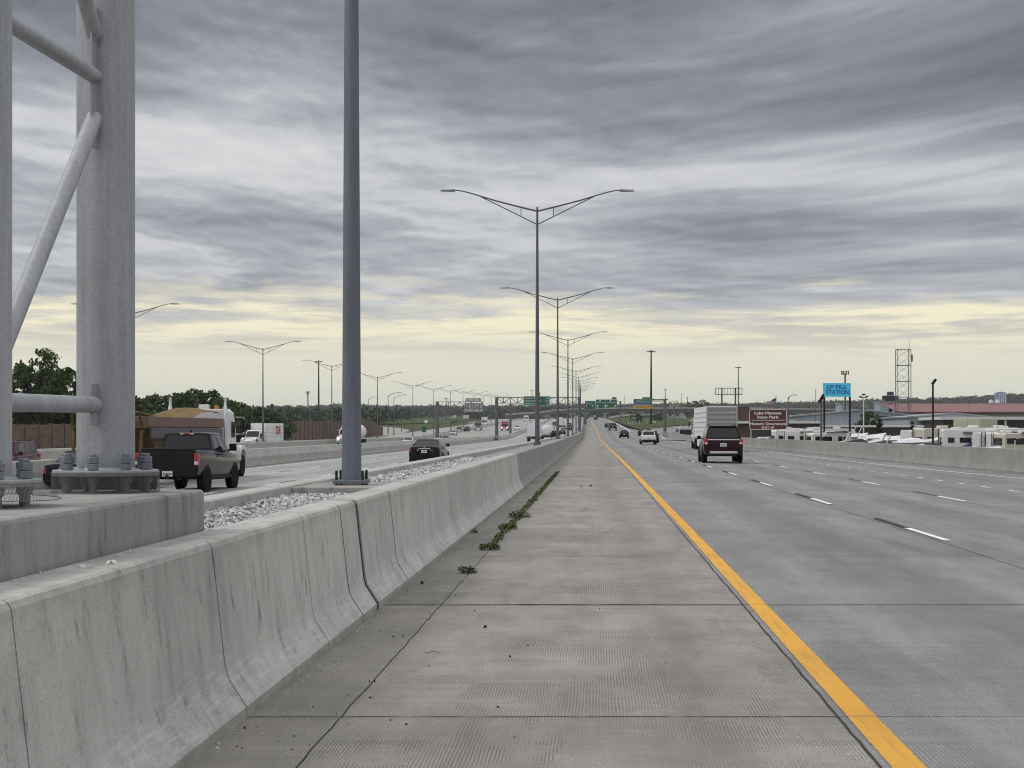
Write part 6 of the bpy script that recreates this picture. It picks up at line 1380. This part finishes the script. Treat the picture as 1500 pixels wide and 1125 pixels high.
# ---- the air
mb = MB().box(-7100, 7100, -150, 7100, -8, 84)
m, t = newmat('haze_air'); pv = t.n('VolumePrincipled', {'Color': (.88, .91, .94, 1), 'Density': .00009, 'Anisotropy': .2}); o_ = t.n('OutputMaterial'); t.nt.links.new(pv.outputs[0], o_.inputs['Volume'])
hz = stuff(mb.build('haze', m))
# ================================================================ SKY, SUN, CAMERA
SEED = 120.7
SUN_EL, SUN_AZ = R(48), R(-105)      # azimuth from +Y towards +X: the brighter part of the overcast is high on the left
w = bpy.data.worlds.new('World'); bpy.context.scene.world = w; w.use_nodes = True
t = NT(w.node_tree)
gen = t.n('TexCoord').outputs['Generated']
s = t.n('SeparateXYZ', {0: gen}); X, Y, Z = s.outputs
r = t.math('SQRT', t.math('ADD', t.math('MULTIPLY', X, X), t.math('MULTIPLY', Y, Y)))
v = t.math('DIVIDE', Z, t.math('MAXIMUM', r, .02))
az = t.math('ARCTAN2', X, Y)
vp = t.math('MAXIMUM', v, .0)
q = t.math('DIVIDE', -1.0, t.math('ADD', vp, .11))
px = t.math('MULTIPLY', t.math('MULTIPLY', az, q), -1.0)
right = t.ramp(t.math('MULTIPLY_ADD', az, 1.6, .5), [(.1, 0), (.9, 1)])          # 0 far left, 1 far right of the road
tilt = t.math('MULTIPLY', t.math('MULTIPLY', az, right), t.ramp(t.math('MULTIPLY', vp, 3.2), [(.25, 0), (.6, 1)]))
py = t.math('ADD', q, t.math('MULTIPLY', tilt, -1.3))
def L2(sx, sy, oz, scale, det, ro, di, dx=0.0, dy=0.0):
    return t.noise(t.xyz(t.math('MULTIPLY_ADD', px, sx, dx), t.math('MULTIPLY_ADD', py, sy, dy), oz), scale, det, ro, di)
n1 = L2(1, 1, 3.7, .85, 4, .5, .4)
sxv = t.math('MULTIPLY_ADD', right, -.55, 1.12)
n2 = L2(sxv, 1, SEED, 1.45, 9, .53, .35); n2b = L2(sxv, 1, SEED, 1.45, 9, .53, .35, .04, .12)
n3 = L2(sxv, 1, 1.0, 3.9, 8, .56, .2); n3b = L2(sxv, 1, 1.0, 3.9, 8, .56, .2, .02, .055)
relief = t.math('ADD', t.math('SUBTRACT', n2b, n2), t.math('MULTIPLY', t.math('SUBTRACT', n3b, n3), .9))
prof = t.ramp(t.math('MULTIPLY', t.math('ADD', vp, t.math('MULTIPLY', t.math('SUBTRACT', n1, .5), t.ramp(t.math('MULTIPLY', vp, 4), [(.2, .0), (.7, .075)]))), 2.2),
   [(.0, .22), (.16, .28), (.21, .38), (.26, .34), (.29, .47), (.325, .30), (.37, .19), (.405, .37), (.45, .60), (.52, .76), (.60, .74), (.68, .56), (.8, .2), (1, 0)])
dens = t.math('ADD', prof, t.math('MULTIPLY', t.math('SUBTRACT', n2, .5), t.ramp(t.math('MULTIPLY', vp, 4), [(.2, .5), (.5, 1.45)])))
dens = t.math('ADD', dens, t.math('MULTIPLY', t.math('SUBTRACT', n3, .5), .34))
dens = t.math('ADD', dens, t.math('ADD', t.math('MULTIPLY', relief, 1.1), t.math('MULTIPLY', t.math('SUBTRACT', n1, .5), .3)))
dens = t.math('ADD', dens, t.math('MULTIPLY', t.math("SUBTRACT", right, .55), .1))
dens = t.math('MAXIMUM', dens, t.math('MULTIPLY_ADD', dens, .5, .10))
cloudc = t.ramp(dens, [(0, (.78, .78, .765)), (.14, (.655, .665, .685)), (.3, (.495, .51, .545)), (.48, (.378, .394, .434)), (.66, (.275, .289, .328)), (.84, (.208, .220, .256)), (1, (.158, .168, .205))])
# the clear strip above the horizon: pale cream, warmest where it meets the cloud edge, with thin broken streaks
sk = L2(.5, 1.0, 8.0, 3.2, 7, .6, .3); sk2 = L2(.8, 1.0, 5.0, 6.0, 6, .6, .5)
cream = t.ramp(t.math('MULTIPLY', vp, 10), [(0, (.75, .745, .63)), (.25, (.78, .775, .655)), (.5, (.84, .815, .655)), (.66, (.98, .915, .67)), (.82, (.98, .905, .66)), (1, (.70, .67, .55))])
cream = t.mix(t.math('MULTIPLY', t.ramp(sk, [(.44, 0), (.58, .9)]), t.ramp(t.math('MULTIPLY', vp, 10), [(.42, 0), (.6, .75), (1, 1)])), cream, (.50, .50, .49))
cream = t.mix(t.math('MULTIPLY', t.ramp(sk2, [(.55, 0), (.66, .5)]), t.ramp(t.math('MULTIPLY', vp, 10), [(.5, 0), (.7, 1)])), cream, (.93, .88, .68))
edge = t.math('ADD', vp, t.math('ADD', t.math('MULTIPLY', t.math('SUBTRACT', n3, .5), .05), t.math('MULTIPLY', t.math('SUBTRACT', sk, .5), .06)))
cloud = t.mix(t.ramp(t.math('MULTIPLY', edge, 5), [(.34, 0), (.45, 1)]), cream, cloudc)
cloud = t.mix(t.ramp(vp, [(.33, 0), (.6, 1)]), cloud, (1.1, 1.1, 1.12))
sky = t.n('TexSky', sky_type='NISHITA', sun_disc=False, sun_elevation=SUN_EL, sun_rotation=SUN_AZ)
b1 = t.n('Background', {0: sky.outputs[0], 1: .05}); b2 = t.n('Background', {0: cloud, 1: 1.0})
mx = t.n('MixShader', {0: .94}); w.node_tree.links.new(b1.outputs[0], mx.inputs[1]); w.node_tree.links.new(b2.outputs[0], mx.inputs[2])
t.n('OutputWorld', {0: mx})

ld = bpy.data.lights.new('sun', 'SUN'); ld.energy = 1.3; ld.angle = R(14); ld.color = (1, .965, .91)
lo = bpy.data.objects.new('sun', ld); C.objects.link(lo)
d = Vector((math.sin(SUN_AZ) * math.cos(SUN_EL), math.cos(SUN_AZ) * math.cos(SUN_EL), math.sin(SUN_EL)))
lo.rotation_euler = d.to_track_quat('Z', 'Y').to_euler(); lo.location = (0, 0, 60)

cd = bpy.data.cameras.new('camera'); cd.sensor_width = 36; cd.lens = F / 1500 * 36; cd.clip_start = .05; cd.clip_end = 20000
cd.shift_x = -(VX - 750) / 1500; cd.shift_y = (VY - 562.5) / 1500
co = bpy.data.objects.new('camera', cd); C.objects.link(co); co.location = (0, 0, EYE); co.rotation_euler = (R(90), 0, 0)
sc = bpy.context.scene; sc.camera = co
sc.view_settings.view_transform = 'Standard'; sc.view_settings.look = 'None'; sc.view_settings.exposure = 0; sc.view_settings.gamma = 1
sc.render.resolution_x = 1024; sc.render.resolution_y = 768
sc.cycles.use_denoising = True; sc.cycles.denoiser = 'OPENIMAGEDENOISE'; sc.cycles.denoising_input_passes = 'RGB_ALBEDO_NORMAL'; sc.cycles.denoising_prefilter = 'ACCURATE'
sc.cycles.volume_bounces = 0
sc.cycles.pixel_filter_type = 'BLACKMAN_HARRIS'; sc.cycles.filter_width = 1.0
sc.cycles.max_bounces = 6
